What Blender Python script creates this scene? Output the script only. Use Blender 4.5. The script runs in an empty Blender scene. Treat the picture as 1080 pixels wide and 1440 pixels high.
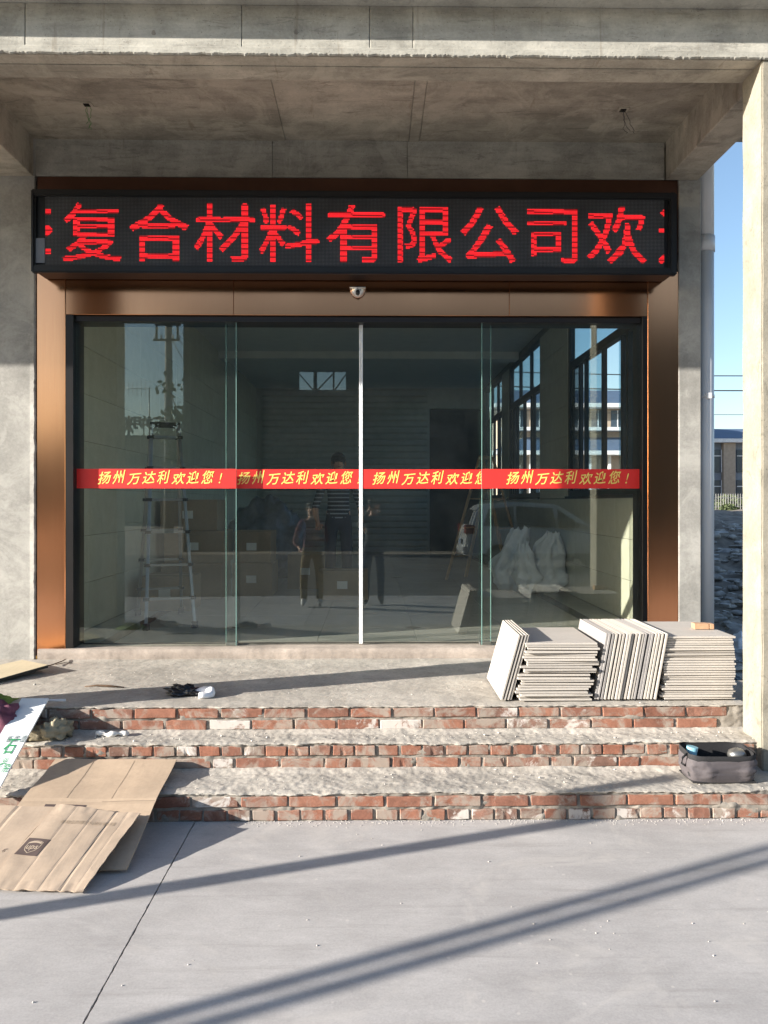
import bpy, bmesh, math, random
from mathutils import Vector, Matrix, noise
random.seed(7)
R = math.radians
scene = bpy.context.scene
col = scene.collection

# ------------------------------------------------------------------ camera, world, sun, exposure
CAMZ, FPX, YAW, HORY = 1.65, 1123.0, R(0.85), 706.0
cam_data = bpy.data.cameras.new('camera')
cam = bpy.data.objects.new('camera', cam_data); col.objects.link(cam)
cam.location = (0, 0, CAMZ)
cam.rotation_euler = (R(90), 0, -YAW)
cam_data.sensor_fit = 'VERTICAL'; cam_data.sensor_height = 36
cam_data.lens = 36 * FPX / 1440
cam_data.shift_y = -14 / 1440
cam_data.clip_start = 0.02; cam_data.clip_end = 1500
scene.camera = cam

SUN_EL = R(15.9); SUN_DX, SUN_DY = 2.83, 1.0       # travel direction of the light in plan
world = bpy.data.worlds.new('World'); scene.world = world; world.use_nodes = True
wt = world.node_tree; wt.nodes.clear()
wo = wt.nodes.new('ShaderNodeOutputWorld'); wb = wt.nodes.new('ShaderNodeBackground'); sk = wt.nodes.new('ShaderNodeTexSky')
sk.sky_type = 'NISHITA'; sk.sun_disc = False; sk.sun_elevation = SUN_EL
sk.sun_rotation = math.atan2(-SUN_DX, -SUN_DY)
sk.air_density = 1.0; sk.dust_density = 0.8; sk.ozone_density = 1.9
wb.inputs['Strength'].default_value = 0.09
wt.links.new(sk.outputs[0], wb.inputs[0]); wt.links.new(wb.outputs[0], wo.inputs[0])
sun_d = bpy.data.lights.new('sun', 'SUN'); sun_d.energy = 5.0; sun_d.angle = R(0.42); sun_d.color = (1.0, 0.93, 0.84)
sun = bpy.data.objects.new('sun', sun_d); col.objects.link(sun)
h = math.hypot(SUN_DX, SUN_DY)
travel = Vector((SUN_DX / h * math.cos(SUN_EL), SUN_DY / h * math.cos(SUN_EL), -math.sin(SUN_EL)))
sun.rotation_euler = travel.to_track_quat('-Z', 'Y').to_euler(); sun.location = (-20, -8, 12)
scene.view_settings.view_transform = 'Standard'; scene.view_settings.look = 'None'
scene.view_settings.exposure = 1.42; scene.view_settings.gamma = 1.0
scene.cycles.transparent_max_bounces = 32
scene.cycles.max_bounces = 10

# ------------------------------------------------------------------ helpers
def ang(px): return math.atan((px - 540) / FPX) + YAW
def PX(px, Y): return math.tan(ang(px)) * Y                          # x of a sight line at depth Y
def PZ(py, X, Y): return CAMZ - (py - HORY) / FPX * (X * math.sin(YAW) + Y * math.cos(YAW))

def nz(x, y, z=0.0): return noise.noise(Vector((x, y, z)))
def fbm(x, y, z=0.0, o=4):
    s = 0; a = 1; f = 1
    for _ in range(o):
        s += a * nz(x * f, y * f, z * f + 3.1 * _); a *= .5; f *= 2.1
    return s

def tag(o, label=None, cat=None, group=None, kind=None):
    if label: o['label'] = label
    if cat: o['category'] = cat
    if group: o['group'] = group
    if kind: o['kind'] = kind
    return o
def empty(name, loc, label=None, cat=None, group=None, kind=None):
    o = bpy.data.objects.new(name, None); col.objects.link(o); o.location = loc; o.empty_display_size = .1
    return tag(o, label, cat, group, kind)
def world_of(p):
    m = Vector((0, 0, 0))
    while p is not None: m += p.location; p = p.parent if p.parent else None
    return m
WL = {}
def link_mesh(name, me, loc, parent=None, rot=None):
    o = bpy.data.objects.new(name, me); col.objects.link(o)
    if parent is not None:
        o.parent = parent
        o.location = Vector(loc) - WL.get(parent.name, parent.location)
    else:
        o.location = loc
    if rot: o.rotation_euler = rot
    WL[o.name] = Vector(loc)
    return o

class MB:
    def __init__(s): s.v = []; s.f = []; s.m = []; s.cm = 0; s.sm = []; s.smooth = False
    def add(s, vs, fs):
        n = len(s.v); s.v += [tuple(v) for v in vs]
        for f in fs: s.f.append([i + n for i in f]); s.m.append(s.cm); s.sm.append(s.smooth)
        return s
    def box(s, x0, x1, y0, y1, z0, z1):
        vs = [(x, y, z) for x in (x0, x1) for y in (y0, y1) for z in (z0, z1)]
        return s.add(vs, [(0,1,3,2),(4,6,7,5),(0,4,5,1),(2,3,7,6),(0,2,6,4),(1,5,7,3)])
    def obox(s, c, ax, ay, az):
        c = Vector(c); ax, ay, az = Vector(ax), Vector(ay), Vector(az)
        vs = [c + ax*i + ay*j + az*k for i in (-1, 1) for j in (-1, 1) for k in (-1, 1)]
        return s.add(vs, [(0,1,3,2),(4,6,7,5),(0,4,5,1),(2,3,7,6),(0,2,6,4),(1,5,7,3)])
    def bar(s, a, b, w, d=None, up=(0, 0, 1)):
        a, b = Vector(a), Vector(b); d = d or w; t = (b - a)
        z = t.normalized(); u = Vector(up)
        if abs(z.dot(u)) > .98: u = Vector((0, 1, 0))
        x = z.cross(u).normalized(); y = z.cross(x)
        return s.obox((a + b) / 2, x * w / 2, y * d / 2, t / 2)
    def tube(s, pts, r, n=8, caps=True):
        pts = [Vector(p) for p in pts]; rr = r if isinstance(r, (list, tuple)) else [r] * len(pts)
        vs = []; fs = []
        for i, p in enumerate(pts):
            t = (pts[min(i + 1, len(pts) - 1)] - pts[max(i - 1, 0)]).normalized()
            u = Vector((0, 0, 1)) if abs(t.z) < .9 else Vector((1, 0, 0))
            a = t.cross(u).normalized(); b = t.cross(a)
            for k in range(n):
                th = 2 * math.pi * k / n; vs.append(p + a * math.cos(th) * rr[i] + b * math.sin(th) * rr[i])
        for i in range(len(pts) - 1):
            for k in range(n):
                k2 = (k + 1) % n; fs.append((i*n+k, i*n+k2, (i+1)*n+k2, (i+1)*n+k))
        if caps:
            fs.append(tuple(range(n))[::-1]); fs.append(tuple((len(pts)-1)*n + k for k in range(n)))
        sm = s.smooth; s.smooth = True; s.add(vs, fs); s.smooth = sm
        if caps: s.sm[-1] = s.sm[-2] = False
        return s
    def grid(s, fn, nx, ny):
        vs = [fn(i / nx, j / ny) for j in range(ny + 1) for i in range(nx + 1)]
        return s.add(vs, [(j*(nx+1)+i, j*(nx+1)+i+1, (j+1)*(nx+1)+i+1, (j+1)*(nx+1)+i) for j in range(ny) for i in range(nx)])
    def lump(s, c, r, amp=.12, freq=3.0, seed=0, nu=28, nv=18, flat=None, pinch=0):
        vs = []; fs = []
        for j in range(nv + 1):
            ph = math.pi * j / nv
            for i in range(nu):
                th = 2 * math.pi * i / nu
                d = Vector((math.sin(ph) * math.cos(th), math.sin(ph) * math.sin(th), math.cos(ph)))
                k = 1 + amp * fbm(d.x * freq + seed * 7.3, d.y * freq, d.z * freq, 4)
                if pinch and d.z > .3: k *= 1 - pinch * (d.z - .3)
                p = Vector((c[0] + d.x * r[0] * k, c[1] + d.y * r[1] * k, c[2] + d.z * r[2] * k))
                if flat is not None and p.z < flat: p.z = flat + (p.z - flat) * .03
                vs.append(p)
        for j in range(nv):
            for i in range(nu):
                i2 = (i + 1) % nu; fs.append((j*nu+i, (j+1)*nu+i, (j+1)*nu+i2, j*nu+i2))
        sm = s.smooth; s.smooth = True; s.add(vs, fs); s.smooth = sm
        return s
    def build(s, name, mat, parent=None, bevel=0, fix=False, seg=1, **kw):
        lo = [min(v[i] for v in s.v) for i in range(3)]; hi = [max(v[i] for v in s.v) for i in range(3)]
        c = Vector(((lo[0]+hi[0])/2, (lo[1]+hi[1])/2, lo[2]))
        me = bpy.data.meshes.new(name); me.from_pydata([tuple(Vector(v) - c) for v in s.v], [], s.f)
        for m in (mat if isinstance(mat, (list, tuple)) else [mat]): me.materials.append(m)
        me.polygons.foreach_set('material_index', s.m); me.polygons.foreach_set('use_smooth', s.sm)
        if bevel or fix:
            bm = bmesh.new(); bm.from_mesh(me)
            if fix: bmesh.ops.remove_doubles(bm, verts=bm.verts, dist=1e-5)
            bmesh.ops.recalc_face_normals(bm, faces=bm.faces)
            if bevel:
                es = [e for e in bm.edges if len(e.link_faces) == 2 and e.calc_face_angle(0) > .5]
                bmesh.ops.bevel(bm, geom=es, offset=bevel, segments=seg, affect='EDGES', clamp_overlap=True)
            bm.to_mesh(me); bm.free()
        me.update()
        o = link_mesh(name, me, c, parent)
        if kw: tag(o, **kw)
        return o

def sheet(mb, P, nx, ny, th):                       # thin closed sheet from a surface function
    top = [Vector(P(i / nx, j / ny)) for j in range(ny + 1) for i in range(nx + 1)]
    n = len(top); W = nx + 1
    dx = (top[nx] - top[0]); dy = (top[ny * W] - top[0]); nn = dx.cross(dy).normalized()
    if nn.z < 0 or (abs(nn.z) < .05 and nn.y > 0): nn = -nn
    vs = [p for p in top] + [p - nn * th for p in top]; fs = []
    for j in range(ny):
        for i in range(nx):
            a = j*W+i; fs.append((a, a+1, a+W+1, a+W)); fs.append((a+n, a+W+n, a+W+1+n, a+1+n))
    for i in range(nx):
        fs.append((i, i+n, i+1+n, i+1)); a = ny*W+i; fs.append((a, a+1, a+1+n, a+n))
    for j in range(ny):
        a = j*W; fs.append((a, a+W, a+W+n, a+n)); a = j*W+nx; fs.append((a, a+n, a+W+n, a+W))
    mb.add(vs, fs); return nn

# ------------------------------------------------------------------ materials
class NT:
    def __init__(s, name):
        s.mat = bpy.data.materials.new(name); s.mat.use_nodes = True; s.t = s.mat.node_tree; s.t.nodes.clear()
        s.out = s.n('ShaderNodeOutputMaterial'); s.geo = None; s.tc = None
    def n(s, typ, **kw):
        nd = s.t.nodes.new(typ)
        for k, v in kw.items(): setattr(nd, k, v)
        return nd
    def l(s, a, b): s.t.links.new(a, b); return b
    def pos(s, sc=(1, 1, 1), rot=(0, 0, 0), obj=False, loc=(0, 0, 0)):
        if obj:
            if not s.tc: s.tc = s.n('ShaderNodeTexCoord')
            src = s.tc.outputs['Object']
        else:
            if not s.geo: s.geo = s.n('ShaderNodeNewGeometry')
            src = s.geo.outputs['Position']
        m = s.n('ShaderNodeMapping'); m.inputs['Scale'].default_value = sc; m.inputs['Rotation'].default_value = rot; m.inputs['Location'].default_value = loc
        s.l(src, m.inputs['Vector']); return m.outputs[0]
    def noise(s, vec, scale, detail=5, rough=.55, dist=0):
        nd = s.n('ShaderNodeTexNoise'); nd.inputs['Scale'].default_value = scale; nd.inputs['Detail'].default_value = detail
        nd.inputs['Roughness'].default_value = rough; nd.inputs['Distortion'].default_value = dist; s.l(vec, nd.inputs['Vector']); return nd.outputs['Fac']
    def ramp(s, fac, stops):
        r = s.n('ShaderNodeValToRGB'); e = r.color_ramp.elements
        while len(e) < len(stops): e.new(.5)
        for i, (p, c) in enumerate(stops):
            e[i].position = p; e[i].color = (c, c, c, 1) if isinstance(c, (int, float)) else (*c, 1)
        s.l(fac, r.inputs[0]); return r.outputs[0]
    def mix(s, fac, a, b, mode='MIX'):
        m = s.n('ShaderNodeMix', data_type='RGBA', blend_type=mode)
        for inp, v in ((m.inputs[0], fac), (m.inputs[6], a), (m.inputs[7], b)):
            if isinstance(v, (int, float)): inp.default_value = v
            elif isinstance(v, tuple): inp.default_value = (*v, 1)
            else: s.l(v, inp)
        return m.outputs[2]
    def math(s, op, a, b=0.0, c=None):
        m = s.n('ShaderNodeMath', operation=op)
        for i, v in enumerate((a, b) + ((c,) if c is not None else ())):
            if isinstance(v, (int, float)): m.inputs[i].default_value = v
            else: s.l(v, m.inputs[i])
        return m.outputs[0]
    def bump(s, hgt, strength, dist, normal=None):
        b = s.n('ShaderNodeBump'); b.inputs['Strength'].default_value = strength; b.inputs['Distance'].default_value = dist
        s.l(hgt, b.inputs['Height'])
        if normal is not None: s.l(normal, b.inputs['Normal'])
        return b.outputs[0]
    def bsdf(s, colr, rough=.8, metal=0, normal=None, spec=.5, **kw):
        b = s.n('ShaderNodeBsdfPrincipled')
        for k, v in (('Base Color', colr), ('Roughness', rough), ('Metallic', metal), ('Specular IOR Level', spec)):
            if isinstance(v, (int, float)): b.inputs[k].default_value = v
            elif isinstance(v, tuple): b.inputs[k].default_value = (*v, 1)
            else: s.l(v, b.inputs[k])
        for k, v in kw.items():
            k = k.replace('_', ' ')
            b.inputs[k].default_value = (*v, 1) if isinstance(v, tuple) else v
        if normal is not None: s.l(normal, b.inputs['Normal'])
        s.l(b.outputs[0], s.out.inputs[0]); return b

def simple(name, c, rough=.7, metal=0, var=.12, scale=6, bump=.0, spec=.5, obj=False, **kw):
    t = NT(name); p = t.pos(obj=obj)
    f = t.noise(p, scale, 6, .6)
    cc = t.mix(t.ramp(f, [(.3, 0.0), (.7, 1.0)]), tuple(x * (1 - var) for x in c), tuple(min(1, x * (1 + var)) for x in c))
    nm = t.bump(t.noise(p, scale * 12, 4), .5, bump) if bump else None
    t.bsdf(cc, rough, metal, nm, spec, **kw); return t.mat

def concrete(name, c, var=.25, stain=.35, streak=(1.0, 1.0, 6.0), rough=.85, bump=.003, objvar=.1, fine=1.0, pits=.5, smear=0.0, blotch=0.0):
    t = NT(name); p = t.pos()
    big = t.noise(p, .9, 6, .6, .6); mid = t.noise(p, 4.5, 8, .65, .3); fin = t.noise(p, 60, 5, .7)
    st = t.noise(t.pos(streak), 3.0, 7, .62, .2)
    c1 = t.mix(t.ramp(big, [(.3, 0.0), (.7, 1.0)]), tuple(x * (1 - var) for x in c), tuple(x * (1 + var * .7) for x in c))
    c2 = t.mix(t.math('MULTIPLY', t.ramp(st, [(.38, 1.0), (.62, 0.0)]), stain), c1, tuple(x * .45 for x in c))
    c3 = t.mix(.6, c2, t.ramp(mid, [(.27, .55), (.73, 1.25)]), 'MULTIPLY')
    c4 = t.mix(.35 * fine, c3, t.ramp(fin, [(.3, .6), (.7, 1.25)]), 'MULTIPLY')
    vo = t.n('ShaderNodeTexVoronoi'); vo.inputs['Scale'].default_value = 22; t.l(t.pos(), vo.inputs['Vector'])
    pit = t.ramp(t.math('ADD', vo.outputs['Distance'], t.math('MULTIPLY', mid, .25)), [(.13, 1.0), (.19, 0.0)])
    bl = t.noise(t.pos((streak[0], streak[1], streak[2]) if blotch else (1, 1, 1), loc=(2.3, 1.1, .7)), 2.6, 12, .78, 1.2)
    c4 = t.mix(t.math('MULTIPLY', t.ramp(bl, [(.555, 0.0), (.61, 1.0)]), blotch), c4, tuple(x * .38 for x in c))
    if blotch:
        dr = t.noise(t.pos((16, 3, .9), loc=(.3, 0, .8)), 1.0, 9, .7, .3)
        c4 = t.mix(t.math('MULTIPLY', t.ramp(dr, [(.60, 0.0), (.68, 1.0)]), blotch * .8), c4, (c[0] * .42, c[1] * .36, c[2] * .30))
        ph = t.n('ShaderNodeTexVoronoi'); ph.inputs['Scale'].default_value = 38; t.l(t.pos(loc=(1, 1, 1)), ph.inputs['Vector'])
        c4 = t.mix(t.math('MULTIPLY', t.ramp(ph.outputs['Distance'], [(.09, 1.0), (.13, 0.0)]), .6), c4, tuple(x * .25 for x in c))
    c5 = t.mix(t.math('MULTIPLY', pit, pits), c4, tuple(x * .3 for x in c))
    oi = t.n('ShaderNodeObjectInfo')
    c6 = t.mix(1.0, c5, t.ramp(oi.outputs['Random'], [(0, 1 - objvar), (1, 1 + objvar)]), 'MULTIPLY')
    if smear:
        sm = t.noise(t.pos(loc=(5, 3, 2)), 2.2, 9, .7, .8)
        c6 = t.mix(t.math('MULTIPLY', t.ramp(sm, [(.5, 0.0), (.58, 1.0)]), smear), c6, tuple(min(.8, x * 1.35) for x in c))
    hgt = t.math('ADD', t.math('MULTIPLY', mid, 1.0), t.math('SUBTRACT', t.math('MULTIPLY', fin, .35), t.math('MULTIPLY', pit, .6)))
    hgt = t.math('ADD', hgt, t.math('MULTIPLY', st, .5))
    t.bsdf(c6, rough, 0, t.bump(hgt, .7, bump), .3); return t.mat

M = {}
M['formed'] = concrete('board_formed_concrete', (.47, .455, .40), .20, .4, (1.0, 1.0, 6.0), bump=.007, objvar=.10, blotch=.55, smear=.25)
M['soffit'] = concrete('soffit_concrete', (.50, .45, .365), .26, .4, (.6, 3.0, 1.0), bump=.006, objvar=.12, blotch=.6, smear=.3)
M['pillar'] = concrete('pillar_concrete', (.33, .305, .245), .12, .2, (3, 3, 2), bump=.005, objvar=.04, blotch=.5)
M['plaster'] = concrete('cement_plaster', (.40, .39, .36), .16, .25, (1.2, 1.2, .8), bump=.003, objvar=.02, smear=.35, pits=.25)
M['mortar'] = concrete('rough_mortar', (.50, .465, .41), .2, .25, (1, 1, 2), bump=.008, objvar=0, fine=1.5, pits=.5, blotch=.25)
M['mortar_joint'] = concrete('joint_mortar', (.32, .29, .25), .25, .3, (1, 1, 2), bump=.006, objvar=0, fine=1.4, pits=.6)
M['threshold'] = concrete('threshold_concrete', (.42, .36, .31), .2, .3, (1, 1, 3), bump=.004, objvar=0)

def yard_mat():
    t = NT('yard_concrete'); p = t.pos()
    big = t.noise(p, .7, 5, .55, .5); mid = t.noise(t.pos((1, 2.2, 1), (0, 0, .5)), 3.2, 8, .62, .5); fin = t.noise(p, 110, 4, .7)
    sc = t.noise(t.pos((1, 6, 1), (0, 0, 1.0)), 5, 6, .7, .3)
    c = (.42, .395, .37)
    c1 = t.mix(t.ramp(big, [(.3, 0.0), (.7, 1.0)]), (.37, .355, .345), (.48, .46, .445))
    c2 = t.mix(.42, c1, t.ramp(mid, [(.28, .7), (.72, 1.2)]), 'MULTIPLY')
    c3 = t.mix(.3, c2, t.ramp(fin, [(.3, .6), (.7, 1.3)]), 'MULTIPLY')
    md = t.noise(t.pos((1, 1.6, 1), (0, 0, .3)), 28, 6, .7, .6)
    c3 = t.mix(.38, c3, t.ramp(md, [(.3, .8), (.7, 1.12)]), 'MULTIPLY')
    c4 = t.mix(t.math('MULTIPLY', t.ramp(sc, [(.64, 0.0), (.7, 1.0)]), .25), c3, (.5, .48, .45))
    sp = t.noise(t.pos(loc=(3, 7, 0)), 6, 3, .5)
    c5 = t.mix(t.math('MULTIPLY', t.ramp(sp, [(.74, 0.0), (.78, 1.0)]), .45), c4, (.2, .18, .16))
    tr_ = t.noise(t.pos((.35, 7, 1), (0, 0, .42)), 3.2, 7, .65, .25)
    c5 = t.mix(t.math('MULTIPLY', t.ramp(tr_, [(.56, 0.0), (.68, 1.0)]), .35), c5, (.27, .255, .24))
    ds = t.noise(t.pos(loc=(8, 2, 0)), 1.7, 9, .75, 1.0)
    c5 = t.mix(t.math('MULTIPLY', t.ramp(ds, [(.52, 0.0), (.64, 1.0)]), .45), c5, (.52, .49, .455))
    sp2 = t.n('ShaderNodeTexVoronoi'); sp2.inputs['Scale'].default_value = 9; t.l(t.pos((1, 1, 1)), sp2.inputs['Vector'])
    c5 = t.mix(t.math('MULTIPLY', t.ramp(sp2.outputs['Distance'], [(.05, 1.0), (.08, 0.0)]), .55), c5, (.56, .53, .49))
    t.bsdf(c5, t.ramp(mid, [(.3, .62), (.7, .85)]), 0, t.bump(t.math('ADD', t.math('MULTIPLY', mid, .4), t.math('MULTIPLY', fin, .3)), .3, .003), .3); return t.mat
M['yard'] = yard_mat()
M['far_yard'] = concrete('dark_far_paving', (.13, .125, .115), .25, .3, (1, 1, 1), bump=.004)  # paving behind the camera, darker than the front slabs

def brick_mat(name, whit, dirty):
    t = NT(name); oi = t.n('ShaderNodeObjectInfo'); p = t.pos()
    c = t.ramp(oi.outputs['Random'], [(0, (.29, .125, .082)), (.3, (.32, .155, .105)), (.55, (.25, .115, .08)), (.75, (.28, .15, .11)), (1, (.19, .115, .09))])
    n1 = t.noise(p, 14, 8, .65, .4); n2 = t.noise(t.pos(loc=(4, 1, 9)), 7, 9, .7, .6); n3 = t.noise(p, 90, 4, .7)
    c = t.mix(.75, c, t.ramp(n1, [(.27, .5), (.73, 1.2)]), 'MULTIPLY')
    c = t.mix(.5, c, t.ramp(n3, [(.3, .6), (.7, 1.25)]), 'MULTIPLY')
    c = t.mix(t.math('MULTIPLY', t.ramp(n2, [(.5 - dirty, 1.0), (.62 - dirty, 0.0)]), .8), c, (.33, .29, .245)) if dirty else c
    n4 = t.noise(t.pos(loc=(1, 5, 2)), 5.5, 10, .72, .5)
    sh = t.math('ADD', n4, t.math('MULTIPLY', t.math('SUBTRACT', oi.outputs['Random'], .5), .22))
    c = t.mix(t.math('MULTIPLY', t.ramp(sh, [(.6 - whit, 0.0), (.66 - whit, 1.0)]), .9), c, (.56, .52, .48))
    t.bsdf(c, .9, 0, t.bump(t.math('ADD', n1, t.math('MULTIPLY', n3, .4)), .6, .003), .2); return t.mat
M['brick'] = brick_mat('red_brick', -.04, .11)
M['brick_white'] = brick_mat('whitened_brick', .07, .12)
M['brick_dirty'] = brick_mat('dusty_brick', -.02, .065)

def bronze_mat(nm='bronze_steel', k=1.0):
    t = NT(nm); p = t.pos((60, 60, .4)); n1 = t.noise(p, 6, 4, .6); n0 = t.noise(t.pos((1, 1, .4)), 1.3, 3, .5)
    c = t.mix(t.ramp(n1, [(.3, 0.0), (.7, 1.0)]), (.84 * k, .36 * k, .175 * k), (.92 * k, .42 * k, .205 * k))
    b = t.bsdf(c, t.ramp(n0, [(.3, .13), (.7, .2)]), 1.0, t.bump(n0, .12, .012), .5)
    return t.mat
M['bronze'] = bronze_mat()
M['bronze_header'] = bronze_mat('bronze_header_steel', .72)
M['shaded_bronze'] = simple('shaded_bronze_metal', (.10, .045, .028), .4, .4)  # bronze above the sign, shade under the beam put into its colour
M['brass_strip'] = simple('brass_strip', (.6, .38, .14), .3, 1)
M['black_alu'] = simple('dark_aluminium', (.022, .02, .02), .35, .3, spec=.4)
M['sign_black'] = simple('black_sign_cabinet', (.012, .013, .015), .42, 0, spec=.4)
M['grey_patch'] = simple('grey_film', (.13, .15, .19), .5)
M['white_seal'] = simple('white_seal', (.85, .87, .88), .35, 0, var=.03)
M['chrome'] = simple('silver_plastic', (.62, .62, .62), .25, .7)
M['dark_lens'] = simple('dark_lens', (.02, .02, .02), .1)
M['pvc'] = simple('grey_white_pvc', (.64, .65, .67), .4, 0, var=.06, scale=2)
M['slab'] = None
def stone_mat(name, c, v0=.86, v1=1.1):
    t = NT(name); oi = t.n('ShaderNodeObjectInfo'); p = t.pos()
    n = t.noise(p, 7, 7, .6, .5); n2 = t.noise(p, 70, 4, .7)
    cc = t.mix(.3, c, t.ramp(n, [(.3, .75), (.7, 1.15)]), 'MULTIPLY')
    cc = t.mix(.2, cc, t.ramp(n2, [(.3, .7), (.7, 1.2)]), 'MULTIPLY')
    cc = t.mix(1.0, cc, t.ramp(oi.outputs['Random'], [(0, v0), (1, v1)]), 'MULTIPLY')
    t.bsdf(cc, .75, 0, t.bump(n2, .3, .002), .3); return t.mat
M['slab'] = stone_mat('pale_stone', (.47, .435, .39))
M['slab_grey'] = stone_mat('grey_stone', (.30, .285, .275))
M['walltile'] = stone_mat('cream_wall_tile', (.60, .58, .47), .96, 1.03)
M['walltile'].node_tree.nodes['Principled BSDF'].inputs['Roughness'].default_value = .22
M['floortile'] = stone_mat('grey_floor_tile', (.44, .43, .39), .96, 1.03); M['floortile'].node_tree.nodes['Principled BSDF'].inputs['Roughness'].default_value = .16
M['floordark'] = simple('black_floor_inlay', (.02, .02, .02), .15)
M['grout'] = simple('grout', (.22, .21, .18), .9)
M['ceil_white'] = simple('white_plaster', (.70, .70, .66), .9, 0, var=.05)
M['int_wall'] = simple('inner_wall', (.50, .49, .44), .9, 0, var=.1)
M['dark_room'] = simple('doorway_shade', (.06, .06, .06), .9)
M['win_frame'] = simple('black_window_frame', (.03, .033, .035), .4, .3)
M['kraft'] = None
def kraft(name, c, rot=0.0, wave=60):
    t = NT(name); p = t.pos(obj=True)
    n = t.noise(p, 3.5, 7, .6, .4); n2 = t.noise(t.pos((1, 1, 1), obj=True), 40, 5, .7); st = t.noise(t.pos((70, 1.5, 1), (0, 0, rot), obj=True), 1, 4, .6)
    cc = t.mix(.45, c, t.ramp(n, [(.3, .75), (.72, 1.18)]), 'MULTIPLY')
    cc = t.mix(.2, cc, t.ramp(n2, [(.3, .7), (.7, 1.25)]), 'MULTIPLY')
    cc = t.mix(.10, cc, t.ramp(st, [(.3, .8), (.7, 1.15)]), 'MULTIPLY')
    ck = t.noise(t.pos(obj=True, loc=(3, 1, 0)), 9, 9, .75, 1.2)
    cc = t.mix(t.math('MULTIPLY', t.ramp(ck, [(.56, 0.0), (.66, 1.0)]), .28), cc, tuple(x * .62 for x in c))
    t.bsdf(cc, .85, 0, t.bump(t.math('ADD', t.math('MULTIPLY', st, .25), t.math('MULTIPLY', n, 1.8)), .35, .004), .2); return t.mat
M['kraft'] = kraft('kraft_cardboard', (.40, .315, .24), 0.1)
M['kraft_light'] = kraft('kraft_cardboard_light', (.45, .345, .25), 0.0)
M['kraft_dark'] = kraft('dull_cardboard', (.33, .25, .17))
M['print_brown'] = simple('brown_print', (.085, .06, .055), .7)
M['print_grey'] = simple('grey_print', (.27, .21, .15), .8)
M['print_buff'] = simple('unprinted_kraft', (.42, .34, .26), .8)
M['board_white'] = simple('white_foam_board', (.74, .77, .78), .5, 0, var=.03)
M['print_green'] = simple('green_print', (.03, .26, .10), .6)
M['print_dark'] = simple('dark_print', (.10, .14, .15), .6)
M['plywood'] = kraft('plywood', (.50, .43, .30))
M['ply_edge'] = simple('black_board_edge', (.03, .025, .02), .8)
M['black_film'] = simple('black_plastic', (.015, .015, .018), .3)
M['white_film'] = simple('white_plastic', (.82, .82, .84), .45, 0, var=.04)
M['paper'] = simple('white_paper', (.72, .70, .66), .8, 0, var=.06)
M['tan_cloth'] = simple('tan_cloth', (.27, .235, .16), .95, 0, var=.35, scale=9, bump=.004)
M['pink_cloth'] = simple('magenta_cloth', (.16, .055, .085), .95, 0, var=.35, scale=12, bump=.004)
M['green_cloth'] = simple('green_cloth', (.17, .24, .05), .95, 0, var=.4, scale=12, bump=.004)
M['grey_canvas'] = simple('grey_canvas', (.085, .075, .08), .8, 0, var=.08, scale=10, bump=.002)
M['black_canvas'] = simple('black_canvas', (.018, .018, .02), .85, 0, bump=.002)
M['blue_print'] = simple('blue_cup', (.25, .52, .62), .5)
M['wood'] = simple('timber', (.42, .26, .13), .8, 0, var=.2, scale=14)
M['wood_brick'] = simple('clay_block', (.45, .27, .16), .85, 0, var=.15, scale=30)
M['twig'] = simple('twig', (.10, .06, .035), .9)
M['red'] = simple('red_band', (.80, .035, .03), .45, 0, var=.04)
M['gold'] = simple('yellow_print', (.95, .74, .18), .5, 0, var=.03)
M['alu'] = simple('aluminium', (.27, .27, .26), .35, .8)
M['rubber'] = simple('black_rubber', (.02, .02, .02), .7)
M['woven'] = simple('woven_sack', (.78, .78, .76), .6, 0, var=.12, scale=7, bump=.01)
M['steel_dark'] = simple('dark_steel', (.07, .08, .085), .5, .4)
M['siding'] = simple('grey_green_siding', (.055, .075, .08), .5, .0, var=.15, scale=1.0)
M['far_wall'] = simple('far_wall', (.24, .21, .18), .9)
M['far_beige'] = simple('far_beige_wall', (.42, .34, .27), .9)
M['far_grey'] = simple('far_grey_wall', (.22, .25, .30), .9)
M['far_white'] = simple('far_white_trim', (.75, .76, .78), .8)
M['roof_blue'] = simple('blue_grey_roof', (.085, .13, .21), .6, 0, var=.1, scale=1)
M['fence_grey'] = simple('dull_fence_metal', (.33, .33, .31), .6)
M['far_glass'] = simple('far_window_glass', (.05, .07, .10), .15)
M['wire'] = simple('dark_cable', (.03, .03, .035), .6)
M['wire_green'] = simple('green_wire', (.10, .28, .07), .6)
M['dirt'] = simple('bare_dirt', (.22, .185, .15), .95, 0, var=.45, scale=2.5, bump=.03)
M['rubble'] = simple('rubble_stone', (.40, .375, .35), .9, 0, var=.6, scale=5, bump=.01)
M['tarp'] = simple('blue_tarp', (.03, .09, .32), .5, 0, var=.2)
M['leaf'] = simple('leaf', (.075, .10, .04), .8, 0, var=.4, scale=5)
M['bark'] = simple('bark', (.12, .09, .06), .9, bump=.01)
M['crumb'] = simple('mortar_crumb', (.5, .47, .43), .9)
M['skin'] = simple('skin', (.46, .27, .19), .6, 0, var=.06)
M['hair'] = simple('black_hair', (.012, .01, .01), .6)
M['denim'] = simple('dark_denim', (.03, .035, .06), .9)
M['trouser_brown'] = simple('olive_trousers', (.13, .10, .05), .9)
M['maroon'] = simple('maroon_jacket', (.10, .028, .03), .85)
M['dark_jacket'] = simple('dark_jacket', (.04, .045, .05), .85)
M['shoe_white'] = simple('white_shoe', (.7, .7, .7), .6)
M['shoe_black'] = simple('black_shoe', (.03, .03, .03), .6)
M['car_white'] = simple('shade_dimmed_car_paint', (.42, .44, .46), .25, 0, var=.02, Coat_Weight=.6)  # white car, its shade put into a darker paint colour
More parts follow.
